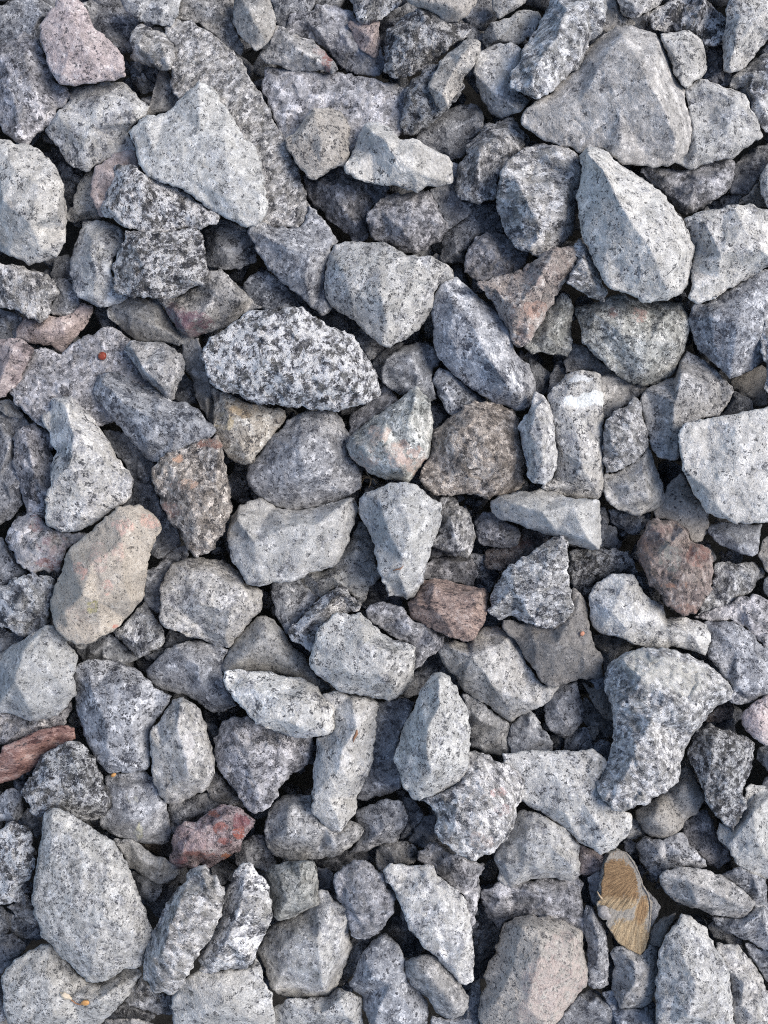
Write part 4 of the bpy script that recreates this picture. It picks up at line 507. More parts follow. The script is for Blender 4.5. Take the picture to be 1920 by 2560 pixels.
g*1.05;5;rounded dusty grey stone under the long upright coarse pale one;130,210 180,180 280,170 360,190 355,230 370,290 420,340 460,390 540,400 600,340 650,350 695,400 680,440 640,490 580,540 520,570 400,590 280,600 180,595 110,560 70,490 50,410 60,340 90,280;220,260,65 200,420,95 330,450,100 500,480,80 600,430,60
b*1.02;4;bluish oval stone right of the rounded dusty grey one;640,290 700,260 770,220 840,200 900,200 950,220 970,270 990,330 960,390 920,460 890,485 830,480 770,510 720,540 660,550 600,550 640,490 690,420 690,390 640,340;800,300,70 900,300,65 780,430,50
b*.8;2;dark stone right of the bluish oval one;940,190 1000,200 1060,260 1070,310 1030,370 1000,430 930,470 960,390 990,330;
b*.8;2;dark stone in the gap left of the big pale green speckled one;1030,400 1090,320 1160,310 1175,430 1200,490 1130,500 1050,510 990,470;
g*.92;3;small grey oval stone above the pale leaf shaped slab;780,530 820,490 900,480 980,480 1040,510 1050,560 1020,620 930,630 850,640 820,670 790,640;
b*.8;1;dark strip of stone below the rounded dusty grey one;390,600 500,580 600,550 700,545 760,590 650,600 560,630 510,660 420,630;
b*.88;3;dark blue stone left of the rounded dusty grey one;0,440 50,430 80,520 120,580 130,610 60,670 0,640 -60,660 -120,640 -140,560 -80,480;
n*.8;6;angular greenish block with split shiny front in the lower middle;60,680 110,630 200,610 300,600 370,600 390,640 400,720 405,800 400,880 330,920 250,950 180,990 140,1000 110,960 100,870 90,770;150,700,55 290,620,65 290,720,75 210,860,80 370,750,45 380,870,40 150,940,45
b*1.05;3;pale blue dusty stone right of the angular greenish block;390,640 440,650 500,680 510,750 490,810 400,800;
p*.98;5;big round pale boulder under the angular greenish block;110,1010 180,990 300,940 400,880 410,800 460,800 500,860 590,910 600,980 600,1080 615,1140 600,1220 560,1320 520,1420 470,1470 380,1480 270,1490 180,1480 110,1440 80,1380 50,1300 30,1230 0,1180 60,1080 90,1040;480,900,70 530,1050,85 400,1100,115 250,1080,90 430,1300,105 200,1280,75 440,1430,55 130,1200,60 540,1200,65
v*.85;5;dark lavender speckled pentagon left of the pale leaf shaped slab;515,690 580,650 640,600 690,590 740,620 790,670 830,700 850,780 890,820 915,870 890,940 830,1020 780,1080 730,1105 660,1110 610,1080 600,980 590,910 550,880 510,820 500,760;680,640,55 700,800,90 620,900,75 800,900,70 700,1050,50 580,760,60
p*1.15;7;pale leaf shaped slab pointing down in the lower middle;830,660 870,625 950,630 1030,640 1110,630 1150,640 1180,700 1250,760 1320,800 1350,850 1370,950 1400,1050 1410,1180 1410,1300 1400,1370 1360,1400 1310,1380 1260,1330 1210,1270 1150,1200 1090,1170 1060,1110 1000,1040 960,960 940,880 900,800 840,730;900,670,55 1100,680,60 1000,850,75 1200,850,75 1300,950,65 1150,1100,75 1350,1150,60 1300,1310,65 1390,1300,45;F
v*.92;5;smooth lavender stone behind the right side of the pale leaf shaped slab;1050,540 1130,480 1180,490 1240,540 1300,570 1400,600 1470,610 1480,650 1440,690 1450,780 1440,900 1420,990 1400,1020 1370,900 1340,820 1240,750 1180,680 1150,630 1080,620 1040,590;1280,650,50 1380,720,55 1400,850,45
b*.98;5;blue grey coarse stone at bottom edge below the dark lavender pentagon;690,1190 760,1120 840,1060 890,1110 930,1160 960,1230 960,1320 980,1390 1040,1430 1100,1500 1120,1580 1110,1659 1000,1700 750,1700 720,1600 690,1520 690,1480 640,1440 610,1400 640,1330 670,1260;800,1150,50 750,1350,95 880,1400,90 800,1550,80 1000,1550,65 680,1380,55
g*1;6;finger shaped pebble below the pale leaf shaped slab;970,1250 1020,1225 1100,1210 1170,1220 1220,1290 1290,1360 1340,1430 1380,1480 1375,1550 1340,1600 1280,1630 1220,1620 1160,1570 1120,1500 1060,1440 1000,1400 970,1340;1040,1290,55 1150,1380,70 1250,1500,70 1300,1560,55;R
b*.8;2;dark stone in the gap left of the pale leaf shaped slab's lower half;850,1040 910,960 960,970 1000,1050 1060,1130 1090,1180 1030,1220 970,1220 930,1150 890,1090;
s*.9;3;small speckled stone between the big round boulder and the blue grey coarse one;620,1100 730,1110 700,1200 660,1280 630,1340 590,1390 530,1410 560,1320 600,1220;
p*1;5;coarse pale stone at bottom edge below the big round boulder;120,1560 200,1500 300,1490 470,1480 530,1430 600,1440 660,1480 690,1520 685,1600 700,1700 100,1700;300,1560,65 550,1500,70 600,1620,65
b;4;blue stone at bottom edge between the finger shaped pebble and the big pinkish dusty block;1380,1420 1450,1360 1460,1450 1450,1560 1440,1700 1130,1700 1140,1600 1230,1640 1340,1600 1380,1540;
b*.8;1;dark stone deep right of the pale leaf shaped slab's tip;1450,880 1490,930 1560,1020 1580,1060 1550,1150 1500,1300 1420,1350 1410,1050;
@0 1920
S*.85;5;blue black speckled stone touching the dusty plate's top;130,150 170,90 210,20 280,-80 340,-120 420,-170 490,-180 540,-150 580,-100 620,-20 660,50 690,130 720,200 725,250 690,300 640,330 560,325 480,320 400,280 350,260 290,280 270,310 210,300 180,250 160,190;300,50,80 500,0,85 550,180,80 350,200,65 650,230,45 230,130,60
b;4;small grey stone at left edge below the red brown wedge;-40,210 40,150 90,135 140,170 155,240 140,320 100,350 40,340 -40,360;
S*1.08;6;coarse black and white stone cut by the left edge, left of the dusty plate;-40,430 30,380 70,350 120,350 180,400 215,460 220,540 215,640 200,700 160,760 150,830 110,870 40,890 -40,900;80,450,60 100,620,80 150,700,55 50,800,65
p*1.05;8;large flat dusty plate with a pointed top, lower left;290,290 340,260 390,260 450,300 520,350 600,390 660,430 740,480 780,550 830,620 860,690 880,790 910,870 950,920 960,1010 990,1060 980,1130 940,1190 920,1280 850,1290 800,1300 740,1340 680,1380 620,1395 560,1385 510,1340 450,1270 390,1200 320,1130 270,1080 240,1020 230,930 200,860 210,760 235,680 250,580 260,480 270,390;340,320,70 320,600,90 280,900,85 550,550,105 700,650,100 800,850,105 500,900,120 880,1080,95 600,1250,100 580,1340,65 750,1250,80 380,1100,90 450,430,85;F
b*1.08;4;mid grey stone with yellowish smears above the dusty plate's right side;640,350 670,300 720,260 725,200 690,120 680,50 720,40 800,30 950,20 990,60 1010,120 1030,190 1080,230 1090,330 1100,400 1090,470 1050,490 950,490 860,475 780,450 710,420 670,400;800,150,65 850,330,80 1000,300,70 750,380,55 930,440,55;;900,410,35,60,.55,.55,.42,.6;850,200,40,50,.5,.5,.42,.4
X2;6;small dark red garnet studded stone in the lower left;1130,410 1180,370 1260,340 1340,290 1420,250 1500,240 1560,260 1620,310 1659,350 1620,400 1580,450 1560,520 1490,570 1400,620 1360,640 1300,610 1230,640 1160,650 1110,610 1095,570 1130,510;1250,420,65 1450,320,65 1550,400,55 1300,530,65 1450,520,55 1180,560,50;;1430,390,50,40,.36,.13,.1,.6;1560,350,60,50,.26,.09,.1,.65;1450,470,50,30,.34,.13,.11,.55;1300,560,120,25,.36,.15,.12,.55;1170,600,60,30,.4,.2,.2,.6;1280,440,80,40,.62,.48,.46,.5;1250,510,90,40,.6,.45,.45,.5;1470,580,40,25,.5,.2,.1,.7;1540,420,40,40,.42,.12,.08,.7;1390,300,40,30,.4,.15,.1,.6
g*.92;4;narrow grey stone lying along the dusty plate's right edge;740,460 850,470 930,520 1000,560 1070,590 1150,640 1170,670 1120,730 1020,745 960,710 900,670 840,640 800,570;900,580,50 1030,660,50
b;3;small bluish stone below the narrow grey one beside the dusty plate;860,680 960,710 1040,750 1040,800 1000,860 910,850 880,780;
b*.8;1;dark stone in the gap left of the long streaky coarse stone;960,870 1040,800 1060,740 1160,710 1110,830 1080,920 1030,960;
B*.8;1;brown stone in shade left of the garnet studded one;880,480 1000,495 1100,480 1110,560 1060,580 960,530;
b*.9;3;dark blue stone behind the garnet studded one;1090,230 1180,210 1280,180 1350,160 1420,230 1340,290 1240,340 1150,380 1110,430 1095,350;
g*.9;3;small grey stone above the garnet studded one;1390,20 1430,60 1480,120 1540,190 1560,230 1430,230 1360,190 1340,140;
s*1;8;long streaky coarse stone leaning on the dusty plate's right side;1210,720 1240,660 1290,630 1330,630 1370,680 1420,720 1450,770 1445,880 1430,970 1390,1060 1330,1130 1290,1210 1250,1300 1200,1390 1150,1440 1120,1475 1060,1460 1000,1450 980,1400 940,1340 930,1270 940,1190 980,1110 1020,1010 1060,950 1090,880 1130,800;1310,680,60 1180,850,85 1120,1000,95 1370,800,75 1270,1030,100 1050,1200,90 1170,1220,95 1040,1400,60 1110,1340,80 990,1230,55
s*1.12;7;pale coarse stone right of the long streaky one;1500,740 1530,660 1580,620 1640,630 1700,720 1740,770 1760,850 1765,940 1740,1040 1700,1110 1659,1170 1650,1240 1600,1300 1540,1290 1450,1310 1370,1330 1290,1310 1290,1240 1340,1140 1390,1060 1440,950 1450,860 1480,800;1590,700,60 1560,900,85 1660,900,80 1480,1100,95 1620,1100,75 1400,1230,65 1600,1250,55
p*.98;6;large boulder in the bottom left corner carrying a bit of dry bud;50,1290 110,1230 180,1190 270,1150 330,1140 390,1200 450,1270 510,1340 570,1385 650,1395 740,1340 810,1300 900,1290 920,1330 880,1390 840,1440 800,1510 750,1570 690,1620 640,1680 500,1700 60,1700 50,1620 20,1530 10,1430 5,1370;150,1270,65 120,1400,85 300,1350,95 450,1480,75 350,1600,90 650,1500,80 750,1420,65 150,1580,70
s*.85;3;dark speckled stone right of the boulder in the bottom left corner;800,1510 860,1420 920,1340 940,1360 990,1440 1120,1480 1110,1580 1020,1590 930,1570 850,1540;
b*.8;2;dark stone at bottom edge below the dark speckled one;700,1620 760,1570 810,1530 930,1580 1000,1600 960,1640 850,1620 750,1640;
g*.95;4;grey sliver of a stone cut by the bottom edge;640,1690 700,1630 860,1620 960,1640 1020,1680 1020,1720;
p*1.02;6;broad pale coarse stone at bottom edge under the two long streaky ones;1115,1490 1170,1420 1230,1340 1300,1310 1400,1330 1500,1300 1600,1300 1659,1240 1690,1300 1720,1400 1760,1460 1780,1600 1785,1700 1120,1700 1115,1600;1250,1420,75 1450,1400,90 1600,1450,85 1350,1600,85 1600,1620,75
s*.95;3;small speckled stone between the coarse left edge stone and the dusty plate;50,900 110,870 160,820 200,860 230,940 240,1010 170,980 100,930;
b*.8;1;dark stone in the hole left of the dusty plate's lower half;60,950 150,980 240,1020 290,1100 200,1110 100,1080 50,1010;
b*.8;2;dark stone at left edge above the bottom left boulder;-40,1100 0,1110 80,1080 140,1120 160,1180 110,1230 50,1280 0,1340 -40,1340;
b*.75;1;dark blue stone at left edge below the coarse black and white one;-40,890 20,910 60,960 50,1040 10,1110 -40,1120;
b*.8;2;dark stone at the left of the dusty plate's pointed top;140,320 180,260 280,310 280,400 240,440 200,400;
b*.95;4;small stone at left edge beside the bottom left boulder;-40,1500 10,1500 30,1560 40,1640 -40,1660;
"""

# ------------------------------------------------------------------ stones
TS = 640.0 / 1659.0
SPACING = 4.3
HSCALE = 0.95
LAYER = 26.0


def stone_material(kind, stained):
    key = kind + ('_stained' if stained else '')
    if key not in MATS:
        nm, args = GRANITES[kind]
        MATS[key] = granite(nm + ('_stained' if stained else ''), *args, stained=stained)
    return MATS[key]

def densify(P, step, amp, rng, seed, grow=0.0):
    """Resample a closed outline and roughen it."""
    out = []
    n = len(P)
    for i in range(n):
        a, b = P[i], P[(i + 1) % n]
        L = math.hypot(*(b - a)); k = max(1, int(round(L / step)))
        for j in range(k):
            out.append(a + (b - a) * (j / k))
    Q = np.array(out)
    Q = .12 * np.roll(Q, 1, 0) + .76 * Q + .12 * np.roll(Q, -1, 0)
    t = np.roll(Q, -1, 0) - np.roll(Q, 1, 0)
    nrm = np.stack([t[:, 1], -t[:, 0]], 1); nrm /= (np.linalg.norm(nrm, axis=1, keepdims=True) + 1e-9)
    z = np.zeros(len(Q))
    d = amp * (1.6 * vnoise(Q[:, 0] / 26, Q[:, 1] / 26, z, seed) + 1.3 * vnoise(Q[:, 0] / 12, Q[:, 1] / 12, z, seed + 3) + 1.2 * cellfacet(Q[:, 0], Q[:, 1], 22, seed + 7) + .9 * vnoise(Q[:, 0] / 6, Q[:, 1] / 6, z, seed + 8))
    return Q + nrm * (d + grow)[:, None]

def straighten(P, tol):
    """Keep only the corners of an outline, so that broken edges run straight between them."""
    n = len(P); i0 = int(np.argmax(((P - P.mean(0)) ** 2).sum(1))); P = np.roll(P, -i0, 0)
    i1 = int(np.argmax(((P - P[0]) ** 2).sum(1)))
    def rdp(a):
        if len(a) < 3: return [a[0]]
        d = a[-1] - a[0]; L = np.hypot(*d) + 1e-9
        k = np.abs((a[:, 0] - a[0, 0]) * d[1] - (a[:, 1] - a[0, 1]) * d[0]) / L
        m = int(np.argmax(k))
        if k[m] < tol: return [a[0]]
        return rdp(a[:m + 1]) + rdp(a[m:])
    return np.array(rdp(P[:i1 + 1]) + rdp(np.concatenate([P[i1:], P[:1]])))

def inside(P, x, y):
    n = len(P); c = np.zeros(x.shape, bool)
    x0, y0 = P[:, 0], P[:, 1]; x1, y1 = np.roll(x0, -1), np.roll(y0, -1)
    for i in range(n):
        if y0[i] == y1[i]: continue
        m = (y0[i] > y) != (y1[i] > y)
        c ^= m & (x < (x1[i] - x0[i]) * (y - y0[i]) / (y1[i] - y0[i]) + x0[i])
    return c

def edge_distance(P, x, y):
    best = np.full(x.shape, 1e18)
    n = len(P)
    for i in range(n):
        a, b = P[i], P[(i + 1) % n]; e = b - a; L2 = e @ e + 1e-12
        t = np.clip(((x - a[0]) * e[0] + (y - a[1]) * e[1]) / L2, 0, 1)
        best = np.minimum(best, (x - a[0] - t * e[0]) ** 2 + (y - a[1] - t * e[1]) ** 2)
    return np.sqrt(best)

def poly_area(P):
    x, y = P[:, 0], P[:, 1]
    return .5 * np.sum(x * np.roll(y, -1) - np.roll(x, -1) * y)

def coarse_height(P, PH, feats, x, y):
    """Facets: heights interpolated over the triangles between outline and ridge points."""
    pts = [Vector((float(p[0]), float(p[1]))) for p in P] + [Vector((f[0], f[1])) for f in feats]
    hh = [float(v) for v in PH] + [f[2] for f in feats]
    vs, es, fs, ov, oe, of = delaunay_2d_cdt(pts, [], [list(range(len(P)))], 1, 1e-4)
    vh = [max((hh[k] for k in o), default=0.0) for o in ov]
    H = np.zeros(x.shape)
    for f in fs:
        for q in range(1, len(f) - 1):
            a, b, c = vs[f[0]], vs[f[q]], vs[f[q + 1]]
            det = (b.y - c.y) * (a.x - c.x) + (c.x - b.x) * (a.y - c.y)
            if abs(det) < 1e-9: continue
            l1 = ((b.y - c.y) * (x - c.x) + (c.x - b.x) * (y - c.y)) / det
            l2 = ((c.y - a.y) * (x - c.x) + (a.x - c.x) * (y - c.y)) / det
            l3 = 1 - l1 - l2
            m = (l1 >= -1e-6) & (l2 >= -1e-6) & (l3 >= -1e-6)
            H[m] = (l1 * vh[f[0]] + l2 * vh[f[q]] + l3 * vh[f[q + 1]])[m]
    return H

HC_CELL = 5.0
GW, GH = 460, 590
OFFX, OFFY = 190.0, 195.0
HMAP = np.full((GH, GW), -1e9)
def cells(x, y):
    return np.clip(((y + OFFY) / HC_CELL).astype(int), 0, GH - 1), np.clip(((x + OFFX) / HC_CELL).astype(int), 0, GW - 1)

def unproject(x, y, z):
    """Survey units (x right, y down, z up) to metres."""
    k = (HC - z * PX) / (HC - ZREF)
    return np.stack([(x - 960) * PX * k, (1280 - y) * PX * k, z * PX], -1)

def make_stone(idx, spec):
    kind, bright, layer, label, P, feats, flags, spots = spec
    rng = random.Random(1000 + idx)
    P = np.array(P, float)
    if poly_area(P) < 0: P = P[::-1]
    area = poly_area(P); size = math.sqrt(area)
    if 'R' not in flags: P = straighten(P, max(2.6, .014 * size))
    coarse = kind in ('s', 'S', 'K', 'B', 'X', 'X2', 'v')
    small = size < 110
    seed = idx * 17 + 5
    if not feats:
        c = P.mean(0); feats = []
        for k in range(3):
            for _ in range(20):
                q = P[rng.randrange(len(P))] * .45 + c * .55 + np.array((rng.uniform(-.12, .12), rng.uniform(-.12, .12))) * size
                if inside(P, np.array([q[0]]), np.array([q[1]]))[0]:
                    feats.append((float(q[0]), float(q[1]), rng.uniform(.30, .48) * size)); break
    hs = HSCALE
    cap = .42 * size / hs * 1.25
    feats = [(f[0], f[1], min(f[2], cap) * hs) for f in feats]
    fa = np.array(feats)
    d2 = ((P[:, None, :] - fa[None, :, :2]) ** 2).sum(2) + 25.0
    near = (fa[None, :, 2] / d2).sum(1) / (1 / d2).sum(1)
    turn = vnoise(P[:, 0] / (size * .5), P[:, 1] / (size * .5), np.zeros(len(P)), seed + 90)
    lift = np.clip(.38 + .75 * turn, 0, .85) if 'F' not in flags else np.clip(.72 + .3 * turn, .45, .95)
    if 'R' in flags: lift = lift * .35
    PH = near * lift
    amp = (2.3 if coarse else 1.6) * (.75 if 'R' in flags else 1.0)
    Q = densify(P, 4.6, amp, rng, seed, 1.0 + max(0, 4 - layer) * 1.2)
    n_ring = len(Q)
    # interior points
    x0, y0 = Q.min(0); x1, y1 = Q.max(0)
    s = SPACING if size > 70 else SPACING * .8
    ys = np.arange(y0, y1, s * .866); pts = []
    for r, yy in enumerate(ys):
        xs = np.arange(x0 + (s / 2 if r % 2 else 0), x1, s)
        pts.append(np.stack([xs, np.full_like(xs, yy)], 1))
    G = np.concatenate(pts)
    G = G + np.array([[rng.random() - .5 for _ in range(2)] for __ in range(len(G))]) * s * .35
    G = G[inside(Q, G[:, 0], G[:, 1])]
    D = edge_distance(Q, G[:, 0], G[:, 1])
    G = G[D > s * .55]; D = D[D > s * .55]
    X = np.concatenate([Q[:, 0], G[:, 0]]); Y = np.concatenate([Q[:, 1], G[:, 1]]); D = np.concatenate([np.zeros(n_ring), D])
    # facets, softened slightly
    dom = 10.0 if 'R' in flags else 0
    wx = X + 3 * vnoise(X / 30, Y / 30, X * 0, seed + 31); wy = Y + 3 * vnoise(X / 30, Y / 30, X * 0, seed + 32)
    if 'R' not in flags:                    # secondary fracture planes between the main ridges
        fs_ = min(78, max(34, .30 * size)); extra_pts = []
        for _ in range(int(3.2 * area / fs_ ** 2)):
            qx, qy = rng.uniform(x0, x1), rng.uniform(y0, y1)
            if min([math.hypot(qx - f[0], qy - f[1]) for f in feats + extra_pts]) < fs_ * .8: continue
            extra_pts.append((qx, qy, 0))
        ex = np.array([[f[0], f[1]] for f in extra_pts]).reshape(-1, 2)
        if len(ex):
            ok = inside(P, ex[:, 0], ex[:, 1]) & (edge_distance(P, ex[:, 0], ex[:, 1]) > fs_ * .22); ex = ex[ok]
        if len(ex):
            eh = coarse_height(P, PH, feats, ex[:, 0], ex[:, 1])
            feats = feats + [(float(a), float(b), float(max(0, c) + rng.uniform(-.28, .36) * fs_)) for (a, b), c in zip(ex, eh)]
    Hc = coarse_height(P, PH, feats, wx, wy)
    out_ = ~inside(P, wx, wy)
    if out_.any():
        dd = ((wx[out_, None] - P[None, :, 0]) ** 2 + (wy[out_, None] - P[None, :, 1]) ** 2 + 4.0) ** 1.5
        Hc[out_] = (PH[None, :] / dd).sum(1) / (1 / dd).sum(1)
    vs, es, fs, ov, oe, of = delaunay_2d_cdt([Vector((a, b)) for a, b in zip(X.tolist(), Y.tolist())], [], [list(range(n_ring))], 1, 1e-5)
    order = [o[0] if o else 0 for o in ov]
    if len(vs) != len(X) or order != list(range(len(X))):
        X = np.array([v.x for v in vs]); Y = np.array([v.y for v in vs])
        idx_map = np.array(order); Hc = Hc[idx_map]; D = D[idx_map]
    F = np.array([f for f in fs if len(f) == 3], np.int32)
    E = np.concatenate([F[:, [0, 1]], F[:, [1, 2]], F[:, [2, 0]]])
    deg = np.bincount(E.ravel(), minlength=len(X)).astype(float) + 1e-9
    def smooth(h, k):
        for _ in range(k):
            acc = np.zeros(len(h)); np.add.at(acc, E[:, 0], h[E[:, 1]]); np.add.at(acc, E[:, 1], h[E[:, 0]])
            h = np.where(D > -1, .35 * h + .65 * acc / deg, h)
        return h
    Hc = smooth(Hc, 14) if 'R' in flags else Hc
    rim = min(34, max(9, .13 * size)) * (.18 if 'F' in flags else .9 if 'R' in flags else .20)
    wid = rim * (.8 if 'F' in flags else 1.6 if 'R' in flags else .95)
    wid = wid * (1 + .45 * vnoise(X / 45, Y / 45, X * 0, seed + 9))
    u = np.clip(D / wid, 0, 1)
    H = Hc + rim * np.sqrt(1 - (1 - u) ** 2)
    # natural relief: broad swells, chipped planes, crumbly grain
    Z0 = H / 60.0
    fade = np.clip(D / 14, 0, 1)
    a1 = 1.8 * (.6 if small else 1)
    H = H + fade * a1 * vnoise(X / 62, Y / 62, Z0, seed + 1)
    H = H + fade * (1.5 if not coarse else 2.2) * (.7 if small else 1) * vnoise(X / 27, Y / 27, Z0, seed + 2)
    chip = (cellfacet(X + 5 * vnoise(X / 20, Y / 20, Z0, seed + 40), Y + 5 * vnoise(X / 20, Y / 20, Z0, seed + 41), 30 if coarse else 42, seed + 5))
    H = H + fade * (5.0 if coarse else 2.0) * (.5 if 'R' in flags else 1) * (.7 if small else 1) * chip
    chip2 = cellfacet(X, Y, 13, seed + 11)
    H = H + fade * (2.4 if coarse else 1.2) * chip2
    H = H + fade * (2.0 if coarse else 1.3) * vnoise(X / 11, Y / 11, Z0, seed + 3) + np.clip(D / 6, 0, 1) * (.9 if coarse else .6) * vnoise(X / 5, Y / 5, Z0, seed + 4)
    # rest it on what lies below
    base = layer * LAYER
    ci, cj = cells(X, Y)
    under = HMAP[ci, cj]
    viol = under - H
    has = under > -1e8
    zr = base
    if has.any():
        v = np.sort(viol[has])
        need = v[int(.97 * (len(v) - 1))] + 1.5
        zr = max(base, min(need, base + 70))
    Zt = H + zr
    np.maximum.at(HMAP, (ci, cj), Zt)
    # underside: three shrinking rings
    thick = .5 * size + rng.uniform(-.05, .08) * size
    cen = np.array([X[:n_ring].mean(), Y[:n_ring].mean()])
    RX, RY, RZ = [X], [Y], [Zt]
    for k, (ins, dep) in enumerate(((.03, .22), (.16, .6), (.45, .92))):
        jit = vnoise(X[:n_ring] / 40, Y[:n_ring] / 40, np.full(n_ring, k * 3.7), seed + 60) * .05
        f_ = ins + jit
        RX.append(X[:n_ring] * (1 - f_) + cen[0] * f_); RY.append(Y[:n_ring] * (1 - f_) + cen[1] * f_)
        RZ.append(np.minimum(np.full(n_ring, zr - thick * dep), Zt[:n_ring] - 5 - 4 * k) + 6 * vnoise(X[:n_ring] / 30, Y[:n_ring] / 30, np.full(n_ring, k), seed + 70))
    RX.append(np.array([cen[0]])); RY.append(np.array([cen[1]])); RZ.append(np.array([zr - thick]))
    AX, AY, AZ = np.concatenate(RX), np.concatenate(RY), np.concatenate(RZ)
    V = unproject(AX, AY, AZ)
    i_ = np.arange(n_ring); j_ = (i_ + 1) % n_ring
    N = len(X)
    starts = [0, N, N + n_ring, N + 2 * n_ring]
    quads = []
    for a, b in zip(starts[:-1], starts[1:]):
        quads.append(np.stack([a + i_, a + j_, b + j_], 1)); quads.append(np.stack([a + i_, b + j_, b + i_], 1))
    last = starts[-1]; tip = len(AX) - 1
    quads.append(np.stack([last + i_, last + j_, np.full(n_ring, tip)], 1))
    # y is flipped by unproject: survey winding (positive area, y down) must be reversed for the top
    A_, B_, C_ = F[:, 0], F[:, 1], F[:, 2]
    sgn = (X[B_] - X[A_]) * (Y[C_] - Y[A_]) - (X[C_] - X[A_]) * (Y[B_] - Y[A_])
    FT = np.where((sgn > 0)[:, None], F[:, [0, 2, 1]], F)
    side = np.concatenate(quads)
    FA = np.concatenate([FT, side]).astype(np.int32)
    org = np.array([V[:, 0].mean(), V[:, 1].mean(), zr * PX])
    V = V - org
    me = bpy.data.meshes.new('granite_stone')
    me.vertices.add(len(V)); me.vertices.foreach_set('co', V.ravel().astype(np.float32))
    me.loops.add(len(FA) * 3); me.loops.foreach_set('vertex_index', FA.ravel())
    me.polygons.add(len(FA)); me.polygons.foreach_set('loop_start', np.arange(0, len(FA) * 3, 3, dtype=np.int32))
    me.polygons.foreach_set('use_smooth', np.ones(len(FA), bool))
    me.update(calc_edges=True)
    if spots:
        am = np.zeros(len(V)); cc = np.zeros((len(V), 4)); cc[:, 3] = 1; cc[:, :3] = .4
        for (sx, sy, rx, ry, r_, g_, b_, al) in spots:
            wxx = AX + 7 * vnoise(AX / 16, AY / 16, AX * 0, seed + 80); wyy = AY + 7 * vnoise(AX / 16, AY / 16, AX * 0, seed + 81)
            q = ((wxx - sx) / rx) ** 2 + ((wyy - sy) / ry) ** 2
            w = al * np.clip(3.0 * (1.15 - q), 0, 1)
            m = w > am
            am = np.where(m, w, am); cc[m, 0] = r_; cc[m, 1] = g_; cc[m, 2] = b_
        at = me.attributes.new('stain_amount', 'FLOAT', 'POINT'); at.data.foreach_set('value', am.astype(np.float32))
        ac = me.attributes.new('stain_colour', 'FLOAT_COLOR', 'POINT'); ac.data.foreach_set('color', cc.ravel().astype(np.float32))
    me.materials.append(stone_material(kind, bool(spots)))
    o = bpy.data.objects.new('granite_stone', me); COL.objects.link(o)
    o.location = org
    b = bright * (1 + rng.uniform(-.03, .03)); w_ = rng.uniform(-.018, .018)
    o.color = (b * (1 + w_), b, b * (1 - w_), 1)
    o['label'] = label; o['category'] = 'stone'; o['group'] = 'crushed granite stones in the gravel bed'
    return o

def parse(text):
    ox = oy = 0.0; out = []
    for line in text.strip().splitlines():
        if line.startswith('@'):
            ox, oy = map(float, line[1:].split()); continue
        p = line.split(';')
        kb = p[0].split('*'); kind = kb[0]; bright = float(kb[1]) if len(kb) > 1 else 1.0
        pt = lambda s: tuple(float(v) for v in s.split(','))
        P = [(ox + a * TS, oy + b * TS) for a, b in (pt(q) for q in p[3].split())]
        feats = [(ox + a * TS, oy + b * TS, h) for a, b, h in (pt(q) for q in (p[4].split() if len(p) > 4 else []))]
        flags = p[5] if len(p) > 5 else ''
        spots = []
        for sp in p[6:]:
            if not sp: continue
            v = pt(sp); spots.append((ox + v[0] * TS, oy + v[1] * TS, v[2] * TS, v[3] * TS) + v[4:])
        out.append((kind, bright, int(p[1]), p[2], P, feats, flags, spots))
    return out

SPECS = parse(SURVEY)
for idx, spec in sorted(enumerate(SPECS), key=lambda t: (t[1][2], t[0])):
    make_stone(idx, spec)

# ------------------------------------------------------------------ loose gravel under and around the surveyed stones
def rock_proto(seed, sub):
    import bmesh
    bm = bmesh.new(); bmesh.ops.create_icosphere(bm, subdivisions=sub, radius=1.0)
    V = np.array([v.co[:] for v in bm.verts]); F = np.array([[v.index for v in f.verts] for f in bm.faces]); bm.free()
    rng = np.random.RandomState(seed)
    for _ in range(13):                     # knock flat faces off a ball
        n = rng.normal(size=3); n /= np.linalg.norm(n); d = rng.uniform(.36, .74)
        k = V @ n; V = V - np.clip(k - d, 0, None)[:, None] * n[None]
    V = V * (1 + .06 * vnoise(V[:, 0] * 2.5, V[:, 1] * 2.5, V[:, 2] * 2.5, seed)[:, None]) * rng.uniform(.75, 1.45, 3)
    return V, F

